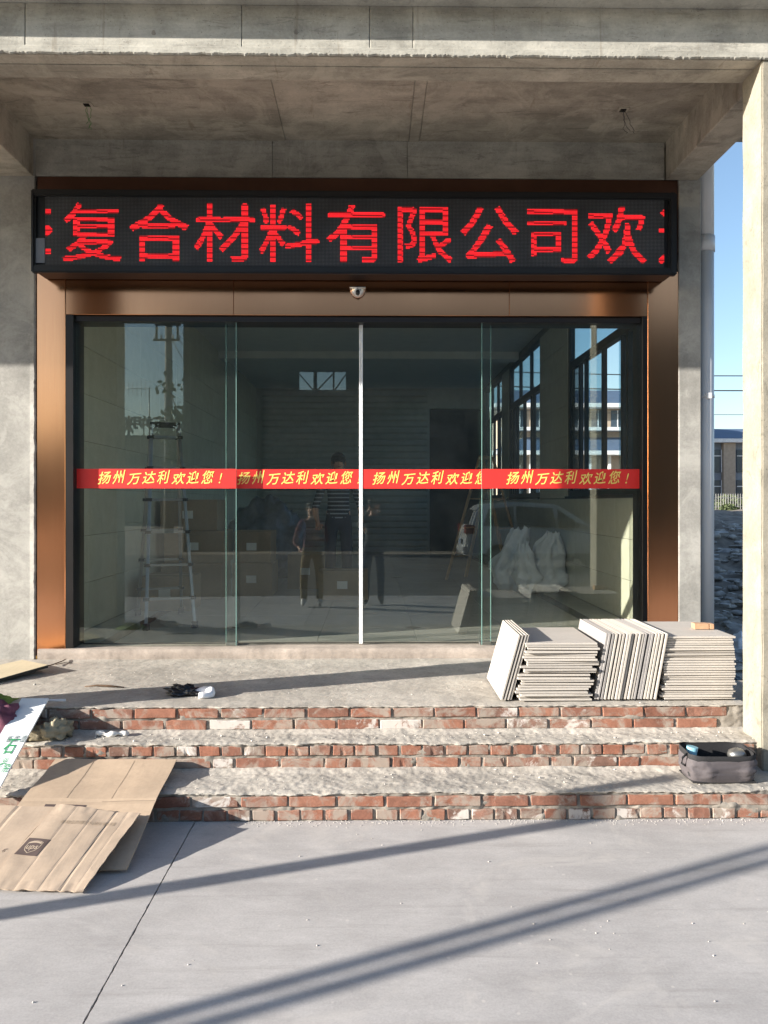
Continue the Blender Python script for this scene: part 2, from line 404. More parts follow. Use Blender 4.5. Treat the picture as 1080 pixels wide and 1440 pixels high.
M['car_glass'] = simple('dark_car_glass', (.015, .02, .025), .08)
M['car_trim'] = simple('black_car_trim', (.02, .02, .02), .6)
M['car_red'] = simple('red_lamp_lens', (.14, .008, .008), .2)
M['wood_pole'] = simple('shadow_pole_wood', (.22, .19, .15), .9)
M['pole_conc'] = simple('concrete_pole', (.25, .25, .24), .9)
def stripes():
    t = NT('striped_shirt'); p = t.pos(obj=True); s_ = t.n('ShaderNodeSeparateXYZ'); t.l(p, s_.inputs[0])
    f = t.math('FRACT', t.math('MULTIPLY', s_.outputs[2], 21.0))
    c = t.mix(t.math('GREATER_THAN', f, .68), (.025, .03, .045), (.28, .31, .36)); t.bsdf(c, .9); return t.mat
M['stripes'] = stripes()

def glass_mat(name, tint, f0, extra=0.0):
    t = NT(name); lw = t.n('ShaderNodeLayerWeight'); lw.inputs['Blend'].default_value = .5
    f = t.math('MULTIPLY_ADD', t.math('POWER', lw.outputs['Facing'], 5.0), 1 - f0, f0)
    tr = t.n('ShaderNodeBsdfTransparent'); tr.inputs[0].default_value = (*tint, 1)
    gl = t.n('ShaderNodeBsdfGlossy'); gl.inputs['Roughness'].default_value = 0.0; gl.inputs[0].default_value = (.93, 1, .98, 1)
    mx = t.n('ShaderNodeMixShader'); t.l(f, mx.inputs[0]); t.l(tr.outputs[0], mx.inputs[1]); t.l(gl.outputs[0], mx.inputs[2])
    last = mx.outputs[0]
    if extra:
        df = t.n('ShaderNodeBsdfDiffuse'); df.inputs[0].default_value = (.5, .55, .55, 1)
        n = t.noise(t.pos(), 3.5, 8, .7, .6); m2 = t.n('ShaderNodeMixShader')
        t.l(t.math('MULTIPLY', t.ramp(n, [(.35, .25), (.75, 1.0)]), extra), m2.inputs[0]); t.l(last, m2.inputs[1]); t.l(df.outputs[0], m2.inputs[2]); last = m2.outputs[0]
    t.l(last, t.out.inputs[0]); return t.mat
M['glass'] = glass_mat('door_glass', (.965, .985, .965), .066, .011)
M['win_glass'] = glass_mat('window_glass', (.80, .92, .97), .045)
M['screen'] = glass_mat('insect_screen', (.45, .48, .50), .02)
M['glass_edge'] = simple('green_glass_edge', (.19, .34, .31), .2, 0, var=.05)

def led_face():
    t = NT('led_module_face'); p = t.pos((100, 100, 100)); s_ = t.n('ShaderNodeSeparateXYZ'); t.l(p, s_.inputs[0])
    def cell(o):
        fx = t.math('ABSOLUTE', t.math('SUBTRACT', t.math('FRACT', o), .5)); return fx
    d = t.math('MAXIMUM', cell(s_.outputs[0]), cell(s_.outputs[2]))
    dot = t.math('LESS_THAN', d, .27)
    n = t.noise(t.pos(), 3, 5, .6)
    cc = t.mix(dot, (.012, .012, .014), t.mix(t.ramp(n, [(.35, 0.0), (.65, 1.0)]), (.07, .075, .085), (.14, .15, .17)))
    t.bsdf(cc, .5, 0, None, .4); return t.mat
M['led_face'] = led_face()
def led_on(name, c, s_):
    t = NT(name); e = t.n('ShaderNodeEmission'); e.inputs[0].default_value = (*c, 1)
    n = t.noise(t.pos((1, 1, 30)), 4, 3, .6); t.l(t.math('MULTIPLY', t.ramp(n, [(.3, .65), (.7, 1.15)]), s_), e.inputs[1])
    t.l(e.outputs[0], t.out.inputs[0]); return t.mat
M['led'] = led_on('lit_led', (1.0, .022, .03), .5)
M['led_dim'] = led_on('scan_dimmed_led', (1.0, .02, .03), .16)

# ------------------------------------------------------------------ text
def text_mesh(s_, shear=0, offset=0, res=3, spacing=1):
    c = bpy.data.curves.new('txt', 'FONT'); c.body = s_; c.size = 1; c.shear = shear; c.offset = offset; c.resolution_u = res
    c.space_character = spacing
    o = bpy.data.objects.new('txt', c); col.objects.link(o); bpy.context.view_layer.update()
    dg = bpy.context.evaluated_depsgraph_get(); me = o.evaluated_get(dg).to_mesh(); me.calc_loop_triangles()
    vs = [(v.co.x, v.co.y) for v in me.vertices]; ts = [tuple(t.vertices) for t in me.loop_triangles]
    o.evaluated_get(dg).to_mesh_clear(); bpy.data.objects.remove(o); bpy.data.curves.remove(c)
    return vs, ts
def put_text(mb, s_, origin, ux, uy, **kw):
    vs, ts = text_mesh(s_, **kw); o = Vector(origin); ux = Vector(ux); uy = Vector(uy)
    mb.add([o + ux * x + uy * y for x, y in vs], ts)

# ================================================================== SETTING: ground
g = MB(); g.box(-400, 400, -300, 700, -.6, -.10)
g.build('ground', M['dirt'], kind='structure')
yard = empty('yard_pavement', (0, 0, -.09), kind='structure')
yard['label'] = 'pale grey concrete yard slabs in front of the steps'
JX = -.915
def jag(y, s_): return .004 * nz(y * 9, s_) + .003 * nz(y * 31, s_)
for (xa, xb, ya, yb) in ((-8.4, JX, -1.6, 4.14), (JX, 5.0, -1.6, 4.14), (-16, -8.4, -1.6, 4.14), (5.0, 12.0, -1.6, 4.14), (-16, JX, -12.5, -1.6), (JX, 12.0, -12.5, -1.6)):
    n_ = 420 if ya > -3 and (xa == JX or xb == JX) else 12
    m = MB(); g_ = .0022
    top = []
    for i in range(n_ + 1):
        y = ya + g_ + (yb - ya - 2 * g_) * i / n_
        top.append((xa + g_ + abs(jag(y, 1.3)), y)); 
    rgt = [(xb - g_ - abs(jag(ya + (yb - ya) * i / n_, 8.1)), ya + g_ + (yb - ya - 2 * g_) * i / n_) for i in range(n_ + 1)]
    vs = [(x, y, 0) for x, y in top] + [(x, y, 0) for x, y in rgt] + [(x, y, -.09) for x, y in top] + [(x, y, -.09) for x, y in rgt]
    N = n_ + 1; fs = []
    for i in range(n_):
        fs += [(i, N + i, N + i + 1, i + 1), (i, i + 1, 2*N + i + 1, 2*N + i), (N + i, 3*N + i, 3*N + i + 1, N + i + 1)]
    fs += [(0, 2*N, 3*N, N), (N - 1, 2*N - 1, 4*N - 1, 3*N - 1)]
    m.add(vs, fs); m.build('slab', M['yard'] if ya > -3 else M['far_yard'], yard)
m = MB()
for i in range(60):
    x, y = random.uniform(-1.6, 2.2), random.uniform(2.4, 4.05)
    if i < 30: x, y = random.gauss(.75, .35), random.gauss(3.05, .16)
    r = random.uniform(.0012, .0042); m.lump((x, y, r * .4), (r, r * random.uniform(.6, 1), r * .6), .5, 2, i, 7, 5)
m.build('mortar_crumbs', M['crumb'], kind='stuff', label='small crumbs of mortar scattered on the concrete yard')

m = MB()
for i in range(900):
    x = random.uniform(-1.1, 2.6); y = 4.135 - abs(random.gauss(0, .035)) ; r = random.uniform(.001, .0035)
    m.lump((x, y, r * .4), (r, r * .8, r * .6), .5, 2, i, 6, 4)
m.build('step_grit', M['crumb'], kind='stuff', label='grit gathered along the foot of the lowest brick step')
# terrain east of the building
def hgt(x, y):
    d = math.hypot(x - 2.6, y - 6)
    if x < 2.72: return -.3
    base = -.06 + 1.15 * min(1, max(0, (y - 12) / 18)) ** 1.3
    if y > 34: base = 1.21 - .006 * (y - 34)
    a = .10 + .18 * min(1, max(0, (y - 6) / 10)) * (1 if y < 34 else .25)
    return base + a * fbm(x * .9, y * .9, 0, 4) * (1 if d > 1 else d)
m = MB(); m.smooth = True
m.grid(lambda u, v: (2.7 + u * u * 40, 4.9 + v ** 1.5 * 60, hgt(2.71 + u * u * 40, 4.9 + v ** 1.5 * 60)), 110, 190)
m.build('terrain', M['dirt'], kind='structure')
m = MB()
for i in range(700):
    y = 6 + 22 * random.random() ** 1.3; x = random.uniform(.36, .56) * y + random.uniform(-.3, .6)
    if x < 2.85: continue
    r = random.uniform(.02, .10) * (1 + y / 40) * (1.9 if random.random() < .05 else 1); m.lump((x, y, hgt(x, y) + r * .25), (r, r * random.uniform(.5, 1), r * random.uniform(.25, .6)), .5, 1.5, i, 8, 5)
for i in range(260):
    y = 6 + 20 * random.random() ** 1.2; x = random.uniform(.37, .54) * y + random.uniform(-.3, .5)
    if x < 2.9: continue
    w_ = random.uniform(.04, .22); q_ = Matrix.Rotation(random.uniform(0, 6.28), 3, 'Z') @ Matrix.Rotation(random.uniform(-.5, .5), 3, 'X')
    m.smooth = False; m.obox((x, y, hgt(x, y) + .06), q_ @ Vector((w_, 0, 0)), q_ @ Vector((0, w_ * random.uniform(.15, .7), 0)), q_ @ Vector((0, 0, random.uniform(.006, .03))))
m.smooth = False
m.build('rubble', M['rubble'], kind='stuff', label='broken stone rubble strewn over the dirt mound')
for i, (x, y, r, mt, lb) in enumerate([(2.95, 6.3, .22, 'tarp', 'crumpled blue tarpaulin on the ground behind the right pillar'),
        (4.05, 8.7, .30, 'white_film', 'whitish blue plastic sheet caught in the rubble beyond the drainpipe'),
        (3.25, 7.0, .20, 'steel_dark', 'dark rounded sack lying behind the tile stacks')]):
    m = MB(); z = hgt(x, y); m.lump((x, y, z + r * .3), (r * 1.2, r, r * .6), .7, 2.2, i + 40, 30, 18)
    m.build('tarpaulin' if i < 2 else 'sack', M[mt], label=lb, cat='tarpaulin' if i < 2 else 'sack')

# ================================================================== BUILDING
bld = empty('concrete_building', (-8, 6.1, 0), 'raw concrete building with an open porch over its glass door', 'building')
# front beam, cast in segments between formwork joints
BY0, BY1, BZ0, BZ1 = 4.40, 4.66, 4.115, 4.385
xs = [-14.0, PX(35, 4.4), PX(340, 4.4), PX(520, 4.4), PX(581, 4.4), 3.4]
for i in range(5):
    m = MB(); m.box(xs[i] + .0015, xs[i + 1] - .0015, BY0 + random.uniform(0, .003), BY1, BZ0 + .012, BZ1)
    m.build('beam', M['formed'], bld, bevel=.003)
m = MB(); m.box(-14.0, 3.4, BY0 + .012, BY1 - .003, BZ0 + .016, BZ1 - .002); m.build('beam_core', M['formed'], bld)
# ragged lower arris of mortar
m = MB(); N = 1500
def zb(x): return BZ0 - .004 + .007 * nz(x * 5, 2) + .007 * nz(x * 23, 5) + .005 * nz(x * 70, 7) - .03 * max(0, nz(x * 35, 9) - .45)
vs = []
for i in range(N + 1):
    x = -3.0 + 5.62 * i / N; b = zb(x)
    vs += [(x, BY0 + .002, BZ0 + .04), (x, BY0 - .0008, BZ0 + .034), (x, BY0 - .0012 - .001 * nz(x * 12, 3), b + .006), (x, BY0 + .008, b), (x, BY0 + .04 + .02 * nz(x * 9, 6), BZ0 + .011)]
fs = [(i*5+k, i*5+k+1, (i+1)*5+k+1, (i+1)*5+k) for i in range(N) for k in range(4)]
m.add(vs, fs); m.build('mortar_edge', M['formed'], bld)
for px, py in ((216, 46), (416, 45)):
    X = PX(px, 4.4); Z = PZ(py, X, 4.4); m = MB(); pts = [(X + .011 * math.cos(a) * (1 + .5 * nz(a, px)), BY0 - .001, Z + .014 * math.sin(a) * (1 + .5 * nz(a, py))) for a in [k * math.pi / 6 for k in range(12)]]
    m.add(pts + [(x, BY0 + .01, z) for x, y, z in pts], [tuple(range(12))] + [(k, (k + 1) % 12, (k + 1) % 12 + 12, k + 12) for k in range(12)]); m.build('tie_hole_plug', M['mortar_joint'], bld)
# soffit strips of the beam
m = MB(); m.box(-3.0, 2.6, BY0 + .03, BY0 + .12, BZ0, BZ0 + .0155); m.build('soffit_board', M['soffit'], bld, bevel=.002)
m = MB(); m.box(-3.0, 2.6, BY0 + .123, BY1, BZ0 - .005, BZ0 + .0145); m.build('soffit_board', M['soffit'], bld, bevel=.002)
# cornice and slab over
m = MB(); m.box(-14.0, 3.4, 4.14, 6.1, BZ1 + .03, BZ1 + .16)
m.build('cornice', M['formed'], bld, bevel=.006)
m = MB(); m.box(-14.0, 3.4, 4.19, 4.60, BZ1, BZ1 + .032); m.build('cornice_fillet', M['formed'], bld)
SX = [-2.72, -.66, .28, .36, 2.4]
for i in range(4):
    m = MB(); dz = (.004, .0, .006, .001)[i]
    m.box(SX[i] + .002, SX[i+1] - .002, 4.58, 6.13, 4.41 - dz, 4.44); m.build('ceiling_panel', M['soffit'], bld, bevel=.002)
m = MB(); m.box(-2.9, 2.6, 4.66, 6.2, 4.4385, 4.46); m.build('porch_slab', M['soffit'], bld)
# side beams
for nm, x0, x1 in (('side_beam', 2.25, 2.50), ('side_beam', -2.82, -2.565)):
    m = MB(); m.box(x0, x1, BY1 - .02, 6.09, BZ0 + .002, 4.437); m.build(nm, M['soffit'], bld, bevel=.006)
# wall beam above the door
WB = [-2.563, PX(383, 6.1), PX(573, 6.1), 2.248]
for i in range(3):
    m = MB(); m.box(WB[i] + .001, WB[i+1] - .001, 6.10 + (.004, .0, .002)[i], 6.34, 4.127, 4.4375); m.build('wall_beam', M['formed'], bld, bevel=.003)
# pillars
for x0, x1 in ((2.17, 2.58), (-2.85, -2.44), (-13.9, -13.5)):
    m = MB()
    n = 60
    prof = []
    for j in range(n + 1):
        z = .02 + (BZ0 + .02) * j / n
        d = lambda s_: .0035 * fbm(z * 3, s_, 0, 4)
        prof.append([(x0 + d(1), 4.415 + d(2), z), (x1 + d(3), 4.415 + d(4), z), (x1 + d(5), 4.65 + d(6), z), (x0 + d(7), 4.65 + d(8), z)])
    vs = [p for r_ in prof for p in r_]
    fs = [(j*4+k, j*4+(k+1) % 4, (j+1)*4+(k+1) % 4, (j+1)*4+k) for j in range(n) for k in range(4)] + [(0, 3, 2, 1), (n*4, n*4+1, n*4+2, n*4+3)]
    m.add(vs, fs); m.build('pillar', M['pillar'], bld, bevel=.007, seg=2)
# front walls
XL = -2.545
m = MB(); m.box(-14, XL - .012, 6.092, 6.36, -.05, 4.44); m.build('front_wall', M['plaster'], bld, bevel=.005)
m = MB()      # ragged plaster edge beside the frame
N = 300; vs = []
for j in range(N + 1):
    z = .46 + 3.2 * j / N; e = .006 * nz(z * 9, 1) + .005 * nz(z * 33, 4)
    vs += [(XL - .05, 6.091, z), (XL - .016 + e, 6.086 + .002 * nz(z * 14, 8), z), (XL - .006 + e, 6.097, z)]
m.add(vs, [(j*3+k, j*3+k+1, (j+1)*3+k+1, (j+1)*3+k) for j in range(N) for k in range(2)]); m.build('plaster_edge', M['plaster'], bld)
m = MB(); m.box(2.352, 2.525, 6.094, 6.36, -.05, 4.436); m.build('corner_column', M['plaster'], bld, bevel=.005)
# upper storey and parapet: casts the long shade over the lot to the east
m = MB(); m.box(-14, 2.55, 6.36, 30, 4.62, 9.0); m.build('upper_storey', M['plaster'], bld)
m = MB(); m.box(-14, 2.55, 6.14, 6.358, 4.56, 9.0); m.build('upper_front_wall', M['plaster'], bld)
m = MB(); m.box(-14, 2.50, 17.7, 30, -.1, 4.615); m.build('rear_wing', M['plaster'], bld)
m = MB(); m.box(-14, -2.62, 6.365, 17.695, -.1, 4.615); m.build('left_wing', M['plaster'], bld)

# ---- interior
room = empty('interior_hall', (0, 6.4, .5), 'tiled hall behind the glass door with white ceiling', 'room')
FZ = .52
m = MB(); m.box(-2.6, 2.48, 6.12, 17.69, -.1, FZ - .012); m.build('floor_bed', M['grout'], room)
cx = [-2.52, -2.2, -2.08] + [-2.08 + .816 * k for k in range(1, 6)] + [2.12, 2.425]
def tile_obj(cache, name, w, d, h_, mat, c, parent, rot=None):
    key = (name, round(w, 3), round(d, 3), round(h_, 3), mat.name)
    if key not in cache:
        mm = MB(); mm.box(-w/2, w/2, -d/2, d/2, 0, h_); oo = mm.build(name, mat, None, bevel=.0015)
        cache[key] = oo.data; bpy.data.objects.remove(oo)
    return link_mesh(name, cache[key], c, parent, rot)
cache = {}
for i in range(len(cx) - 1):
    w = cx[i+1] - cx[i]; dark = w < .2
    for k in range(14):
        y0 = 6.38 + k * .8; d = .8
        tile_obj(cache, 'inlay_strip' if dark else 'floor_tile', w - .003, d - .003, .011, M['floordark' if dark else 'floortile'], ((cx[i]+cx[i+1])/2, y0 + d/2, FZ - .011), room)
for i in (3, 5):
    for k in (0, 3, 6):
        tile_obj(cache, 'inlay_diamond', .11, .11, .0028, M['floordark'], (cx[i], 7.18 + k * .8 * 1, FZ - .0005), room, (0, 0, R(45)))
lw_ = empty('tiled_wall', (-2.57, 6.4, .5), 'left inner wall of large cream tiles behind the ladder', 'wall')
m = MB(); m.box(-2.61, -2.545, 6.35, 17.68, .5, 4.3); m.build('backing', M['grout'], lw_)
for r_ in range(9):
    z0 = FZ + r_ * .417; hh = .414 if r_ < 8 else .29
    for k in range(14):
        y0 = 6.36 + k * .8 - (0 if r_ % 2 else 0)
        tile_obj(cache, 'wall_tile', .012, .797, hh, M['walltile'], (-2.537 + random.uniform(-.001, .001), y0 + .4, z0), lw_)
rw = empty('tiled_window_wall', (2.45, 6.4, .5), 'right inner wall of cream tiles with tall windows above', 'wall')
SILL, HEAD = 1.72, 4.05
WIN = [(6.95, 9.92), (11.55, 14.2), (14.95, 17.2)]
m = MB(); m.box(2.447, 2.53, 6.365, 17.69, -.1, SILL - .03)
m.box(2.447, 2.53, 6.365, 17.69, HEAD, 4.61)
for a, b in ((6.365, WIN[0][0]), (WIN[0][1], WIN[1][0]), (WIN[1][1], WIN[2][0]), (WIN[2][1], 17.69)): m.box(2.447, 2.53, a, b, SILL - .0305, HEAD + .001)
m.build('backing', M['grout'], rw)
for r_ in range(3):
    z0 = FZ + r_ * .39
    for k in range(14): tile_obj(cache, 'wall_tile', .012, .797, .387, M['walltile'], (2.437, 6.36 + k * .8 + .4, z0), rw)
for a, b in ((6.4, WIN[0][0]), (WIN[0][1], WIN[1][0]), (WIN[1][1], WIN[2][0]), (WIN[2][1], 17.6)):
    nC = 2 if b - a > 1 else 1; w_ = (b - a) / nC
    for q in range(nC):
        for r_ in range(6): tile_obj(cache, 'wall_tile', .012, w_ - .003, .385, M['walltile'], (2.437, a + w_ * (q + .5), SILL - .02 + r_ * .388), rw)
m = MB(); m.box(2.40, 2.54, WIN[0][0], WIN[0][1], SILL - .028, SILL); m.build('sill', M['floordark'], rw)
m = MB(); m.box(2.40, 2.54, WIN[1][0], WIN[1][1], SILL - .028, SILL); m.build('sill', M['floordark'], rw)
m = MB(); m.box(2.40, 2.54, WIN[2][0], WIN[2][1], SILL - .028, SILL); m.build('sill', M['floordark'], rw)
m = MB(); m.box(-2.6, 2.46, 6.36, 17.69, 4.14, 4.20); m.build('ceiling', M['ceil_white'], room)
for y in (9.3, 13.2): 
    m = MB(); m.box(-2.53, 2.43, y, y + .3, 4.02, 4.141); m.build('ceiling_beam', M['ceil_white'], room)
m = MB(); m.box(-2.6, 1.26, 17.5, 17.69, .5, 4.14); m.box(1.26, 2.44, 17.5, 17.69, 3.7, 4.14); m.build('rear_wall', M['int_wall'], room)
for k in range(26):
    m = MB(); z_ = .53 + k * .138; m.add([(x, y, z) for x in (-2.4, 1.2) for (y, z) in ((17.497, z_), (17.465, z_ + .03), (17.465, z_ + .10), (17.497, z_ + .132))], [(0, 4, 5, 1), (1, 5, 6, 2), (2, 6, 7, 3), (0, 1, 2, 3), (4, 7, 6, 5)]); m.build('shutter_slat', M['int_wall'], room)
m = MB(); m.box(1.265, 2.44, 17.62, 17.69, .52, 3.7); m.build('dark_doorway', M['dark_room'], room)  # dark sheet in place of the unlit depth of the doorway
# windows of the right wall
for wi, (a, b) in enumerate(WIN):
    w = empty('hall_window', (2.48, (a + b) / 2, SILL), ('nearest', 'middle', 'farthest')[wi] + ' black framed window seen through the glass door on the right', 'window')
    fr = MB(); X0, X1 = 2.455, 2.515
    fr.box(X0, X1, a, a + .06, SILL, HEAD); fr.box(X0, X1, b - .06, b, SILL, HEAD); fr.box(X0, X1, a + .06, b - .06, SILL + .0, SILL + .07); fr.box(X0, X1, a + .06, b - .06, HEAD - .06, HEAD)
    fr.box(X0 - .004, X1 + .004, a + .06, b - .06, 3.29, 3.38)
    fr.build('window_frame', M['win_frame'], w)
    L = b - a
    for q in (.32, .66):
        y = a + L * q; m = MB(); m.box(X0 + .004, X1 - .004, y - .02, y + .02, 3.38, HEAD - .06); m.build('mullion', M['win_frame'], w)
    for q in (.24, .30, .52, .76, .84):
        y = a + L * q; w_ = .03 if q in (.24, .52, .84) else .02; m = MB(); m.box(X0 + .002, X1 - .012, y - w_, y + w_, SILL + .07, 3.29); m.build('mullion', M['win_frame'], w)
    for (p, q) in ((0, .32), (.32, .66), (.66, 1)):
        m = MB(); m.box(2.482, 2.487, a + .05 + (L - .1) * p + .01, a + .05 + (L - .1) * q - .01, 3.37, HEAD - .05); m.build('pane', M['win_glass'], w)
    for (p, q) in ((.0, .36), (.52, .80)):
        m = MB(); m.box(2.490, 2.495, a + .05 + (L - .1) * p + .01, a + .05 + (L - .1) * q - .01, SILL + .06, 3.30); m.build('pane', M['win_glass'], w)
    for (p, q) in ((.88, 1), ):
        m = MB(); m.box(2.470, 2.474, a + .05 + (L - .1) * p + .01, a + .05 + (L - .1) * q - .01, SILL + .06, 3.30); m.build('screen', M['screen'], w)

# ================================================================== STEPS
ST = empty('brick_steps', (0, 4.6, 0), 'three rough steps of red brick and mortar under the porch', 'steps')
F = [4.13, 4.47, 4.68]; TZ = [.147, .302, .458]; XA, XB = -3.3, 3.3; LX1 = 2.215
BODY = [(XA, XB, F[0] + .02, 7.0, -.05, TZ[0] - .02), (XA, XB, F[1] + .02, 6.09, TZ[0] - .02, TZ[1] - .02), (XA, LX1 - .02, F[2] + .02, 6.09, TZ[1] - .02, TZ[2] - .02)]
m = MB()
m.box(XA, XB, F[0] + .04, 6.09, -.05, TZ[0] - .02); m.box(XA, XB, F[1] + .04, 6.085, TZ[0] - .0205, TZ[1] - .02); m.box(XA, LX1 - .01, F[2] + .04, 6.08, TZ[1] - .0205, TZ[2] - .02)
m.build('mortar_core', M['mortar_joint'], ST)
def face_mortar(y, z0, z1, xa, xb, sd):
    m = MB(); m.smooth = True
    def f(u, v):
        x = xa + (xb - xa) * u; z = z0 + (z1 - z0) * v
        d = .009 * fbm(x * 16, z * 22, sd, 4) + .014 * max(0, fbm(x * 5, z * 9, sd + 3, 3) - .1)
        return (x, y + .011 - d, z)
    m.grid(f, int((xb - xa) / .009), int((z1 - z0) / .009)); m.build('joint_mortar', M['mortar_joint'], ST)
face_mortar(F[0], -.01, TZ[0] - .004, XA, XB, 1); face_mortar(F[1], TZ[0] - .03, TZ[1] - .004, XA, XB, 5); face_mortar(F[2], TZ[1] - .03, TZ[2] - .004, XA, LX1, 9)
def tread(z, y0, y1, xa, xb, sd, resx, resy, amp, lip=True, edge_amp=.012):
    m = MB(); m.smooth = True
    nx, ny = int((xb - xa) / resx), max(2, int((y1 - y0) / resy))
    def f(u, v):
        x = xa + (xb - xa) * u; y = y0 + (y1 - y0) * v
        hh = amp * (fbm(x * 2.2, y * 2.6, sd, 3) * .9 + fbm(x * 13, y * 15, sd, 4) * .42 + .34 * fbm(x * 40, y * 40, sd, 2) - .5 * max(0, nz(x * 17, y * 19, sd) - .35))
        e = edge_amp * fbm(x * 11, sd, 0, 4) * max(0, 1 - v * 8)
        rise = (.016 * max(0, 1 - (y1 - y) / .07)) if sd < 20 else 0
        return (x, y + e, z + hh + rise - .006 * max(0, 1 - v * 14))
    m.grid(f, nx, ny)
    if lip:
        def g_(u, v):
            x = xa + (xb - xa) * u; b = f(u, 0)
            drop = .010 + .010 * fbm(x * 13, sd + 3, 0, 4) + .007 * nz(x * 75, sd) + .02 * max(0, nz(x * 6, sd + 8) - .3)
            return (x, b[1] - .005 * math.sin(v * 3.1) + .008 * v + .003 * nz(x * 50, v * 3, sd), b[2] - max(.003, drop) * v)
        m.grid(g_, nx, 3)
    m.build('mortar_tread', M['mortar'], ST)
tread(TZ[0] + .004, F[0] + .001, F[1] + .012, XA, XB, 3, .009, .009, .008)
tread(TZ[1] + .004, F[1] + .001, F[2] + .012, XA, XB, 7, .009, .009, .008)
tread(TZ[2] + .002, F[2] + .001, 6.12, XA, LX1, 23, .012, .014, .004)
# bricks: shared variants
def brick_variants(name, w, n, sd):
    out = []
    for k in range(n):
        bm = bmesh.new(); bmesh.ops.create_cube(bm, size=1)
        bmesh.ops.scale(bm, vec=(w, .09, .053), verts=bm.verts)
        bmesh.ops.bevel(bm, geom=bm.edges[:], offset=.004, segments=1, affect='EDGES')
        es = [e for e in bm.edges if abs(e.verts[0].co.x - e.verts[1].co.x) > w * .5]
        bmesh.ops.subdivide_edges(bm, edges=es, cuts=5, use_grid_fill=True)
        rr = random.Random(sd + k)
        for v in bm.verts:
            s_ = Vector((v.co.x * 16 + k * 9.7 + sd, v.co.y * 16, v.co.z * 20))
            v.co += Vector((noise.noise(s_) * .004, noise.noise(s_ + Vector((9, 0, 0))) * .0018, noise.noise(s_ + Vector((0, 9, 0))) * .0035))
            if rr.random() < .05 and v.co.y < 0 and abs(v.co.z) > .02: v.co.y += rr.uniform(.002, .006); v.co.z *= .9
        bmesh.ops.triangulate(bm, faces=[f for f in bm.faces if len(f.verts) > 4])
        me = bpy.data.meshes.new(name); bm.to_mesh(me); bm.free(); out.append(me)
    return out
VS = {}
for mk in ('brick', 'brick_white', 'brick_dirty'):
    for w, nm in ((.238, 's'), (.113, 'h'), (.176, 't')):
        VS[(mk, nm)] = brick_variants('brick', w, 5, len(VS) * 10)
        for me in VS[(mk, nm)]: me.materials.append(M[mk])
WD = {'s': .238, 'h': .113, 't': .176}
def course(y, z, xa, xb, pattern, mats, off=0.0):
    x = xa + off; k = 0
    while x < xb:
        t = pattern(k); w = WD[t]
        if x + w > xb + .02: break
        mk = random.choices(*mats)[0]; me = random.choice(VS[(mk, t)])
        link_mesh('brick', me, (x + w / 2, y + .045 + random.uniform(-.003, .004), z + .0265 + random.uniform(-.0015, .0015)), ST, (0, R(random.uniform(-.7, .7)), R(random.uniform(-1.2, 1.2))))
        x += w + random.uniform(.007, .018); k += 1
P1, P2 = (['brick', 'brick_dirty'], [5, 1]), (['brick_dirty', 'brick', 'brick_white'], [10, 5, 1])
XV0, XV1 = -2.75, 2.62
course(F[0], .004, XV0, XV1, lambda k: 'h', P2)
course(F[0], .073, XV0, XV1, lambda k: 's', P1, .06)
pt = random.Random(5)
course(F[1], TZ[0] + .016, XV0, XV1, lambda k: pt.choice('shhs'), (['brick_dirty', 'brick'], [3, 3]))
course(F[1], TZ[0] + .084, XV0, XV1, lambda k: 'h', P1, .03)
course(F[2], TZ[1] + .018, XV0, LX1 - .02, lambda k: 's', (['brick_white', 'brick_dirty', 'brick'], [6, 3, 2]), .05)
course(F[2], TZ[1] + .085, XV0, LX1 - .02, lambda k: 's', P1, .11)
m = MB()
for i in range(420):
    k = random.choice((0, 0, 1, 1, 2)); x = random.uniform(-2.5, 2.3 if k < 2 else 2.1)
    y = random.uniform(F[k] + .01, (F + [5.6])[k + 1] - .02); r = random.uniform(.0015, .005) if random.random() < .94 else random.uniform(.005, .010)
    m.lump((x, y, TZ[k] + .007), (r, r * random.uniform(.6, 1), r * .6), .5, 2, i, 6, 4)
m.build('step_crumbs', M['crumb'], kind='stuff', label='loose mortar crumbs and grit on the brick steps')

# ================================================================== DOOR
DR = empty('glass_sliding_door', (-.1, 6.2, .53), 'glass sliding door in a bronze steel frame with a red banner strip', 'door')
m = MB(); m.smooth = True
def th_f(u, v):
    x = -2.53 + 4.88 * u; prof = [(6.075, .455), (6.072, .50), (6.078, .530), (6.095, .537), (6.37, .537)]
    y, z = prof[min(4, int(v * 4 + .01))]
    a = .006 if v < .7 else .002
    return (x, y + a * fbm(x * 7, v * 9, 1, 3) * .8, z + a * fbm(x * 9, v * 7, 4, 3) * .7)
m.grid(th_f, 500, 4); m.build('threshold', M['threshold'], DR)
JY0, JY1 = 6.098, 6.34
m = MB(); m.box(-2.545, -2.33, JY0, JY1, .475, 3.42); m.build('jamb', M['bronze'], DR, bevel=.003)
m = MB(); m.box(2.115, 2.35, JY0, JY1, .475, 3.42); m.build('jamb', M['bronze'], DR, bevel=.003)
m = MB(); m.box(-2.55, -2.325, JY0 - .004, JY0 + .1, .462, .484); m.build('jamb_foot', M['brass_strip'], DR)
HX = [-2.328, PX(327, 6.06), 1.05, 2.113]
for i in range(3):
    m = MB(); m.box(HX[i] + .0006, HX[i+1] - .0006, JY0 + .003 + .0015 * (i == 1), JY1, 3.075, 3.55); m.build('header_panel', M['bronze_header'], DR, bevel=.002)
m = MB(); m.box(-2.545, 2.35, JY0 + .008, JY1, 3.552, 4.125); m.build('upper_cladding', M['shaded_bronze'], DR, bevel=.003)
m = MB(); m.box(-2.328, -2.27, 6.10, 6.33, .54, 3.073); m.build('side_channel', M['black_alu'], DR, bevel=.002)
m = MB(); m.box(2.075, 2.113, 6.10, 6.33, .54, 3.073); m.build('side_channel', M['black_alu'], DR, bevel=.002)
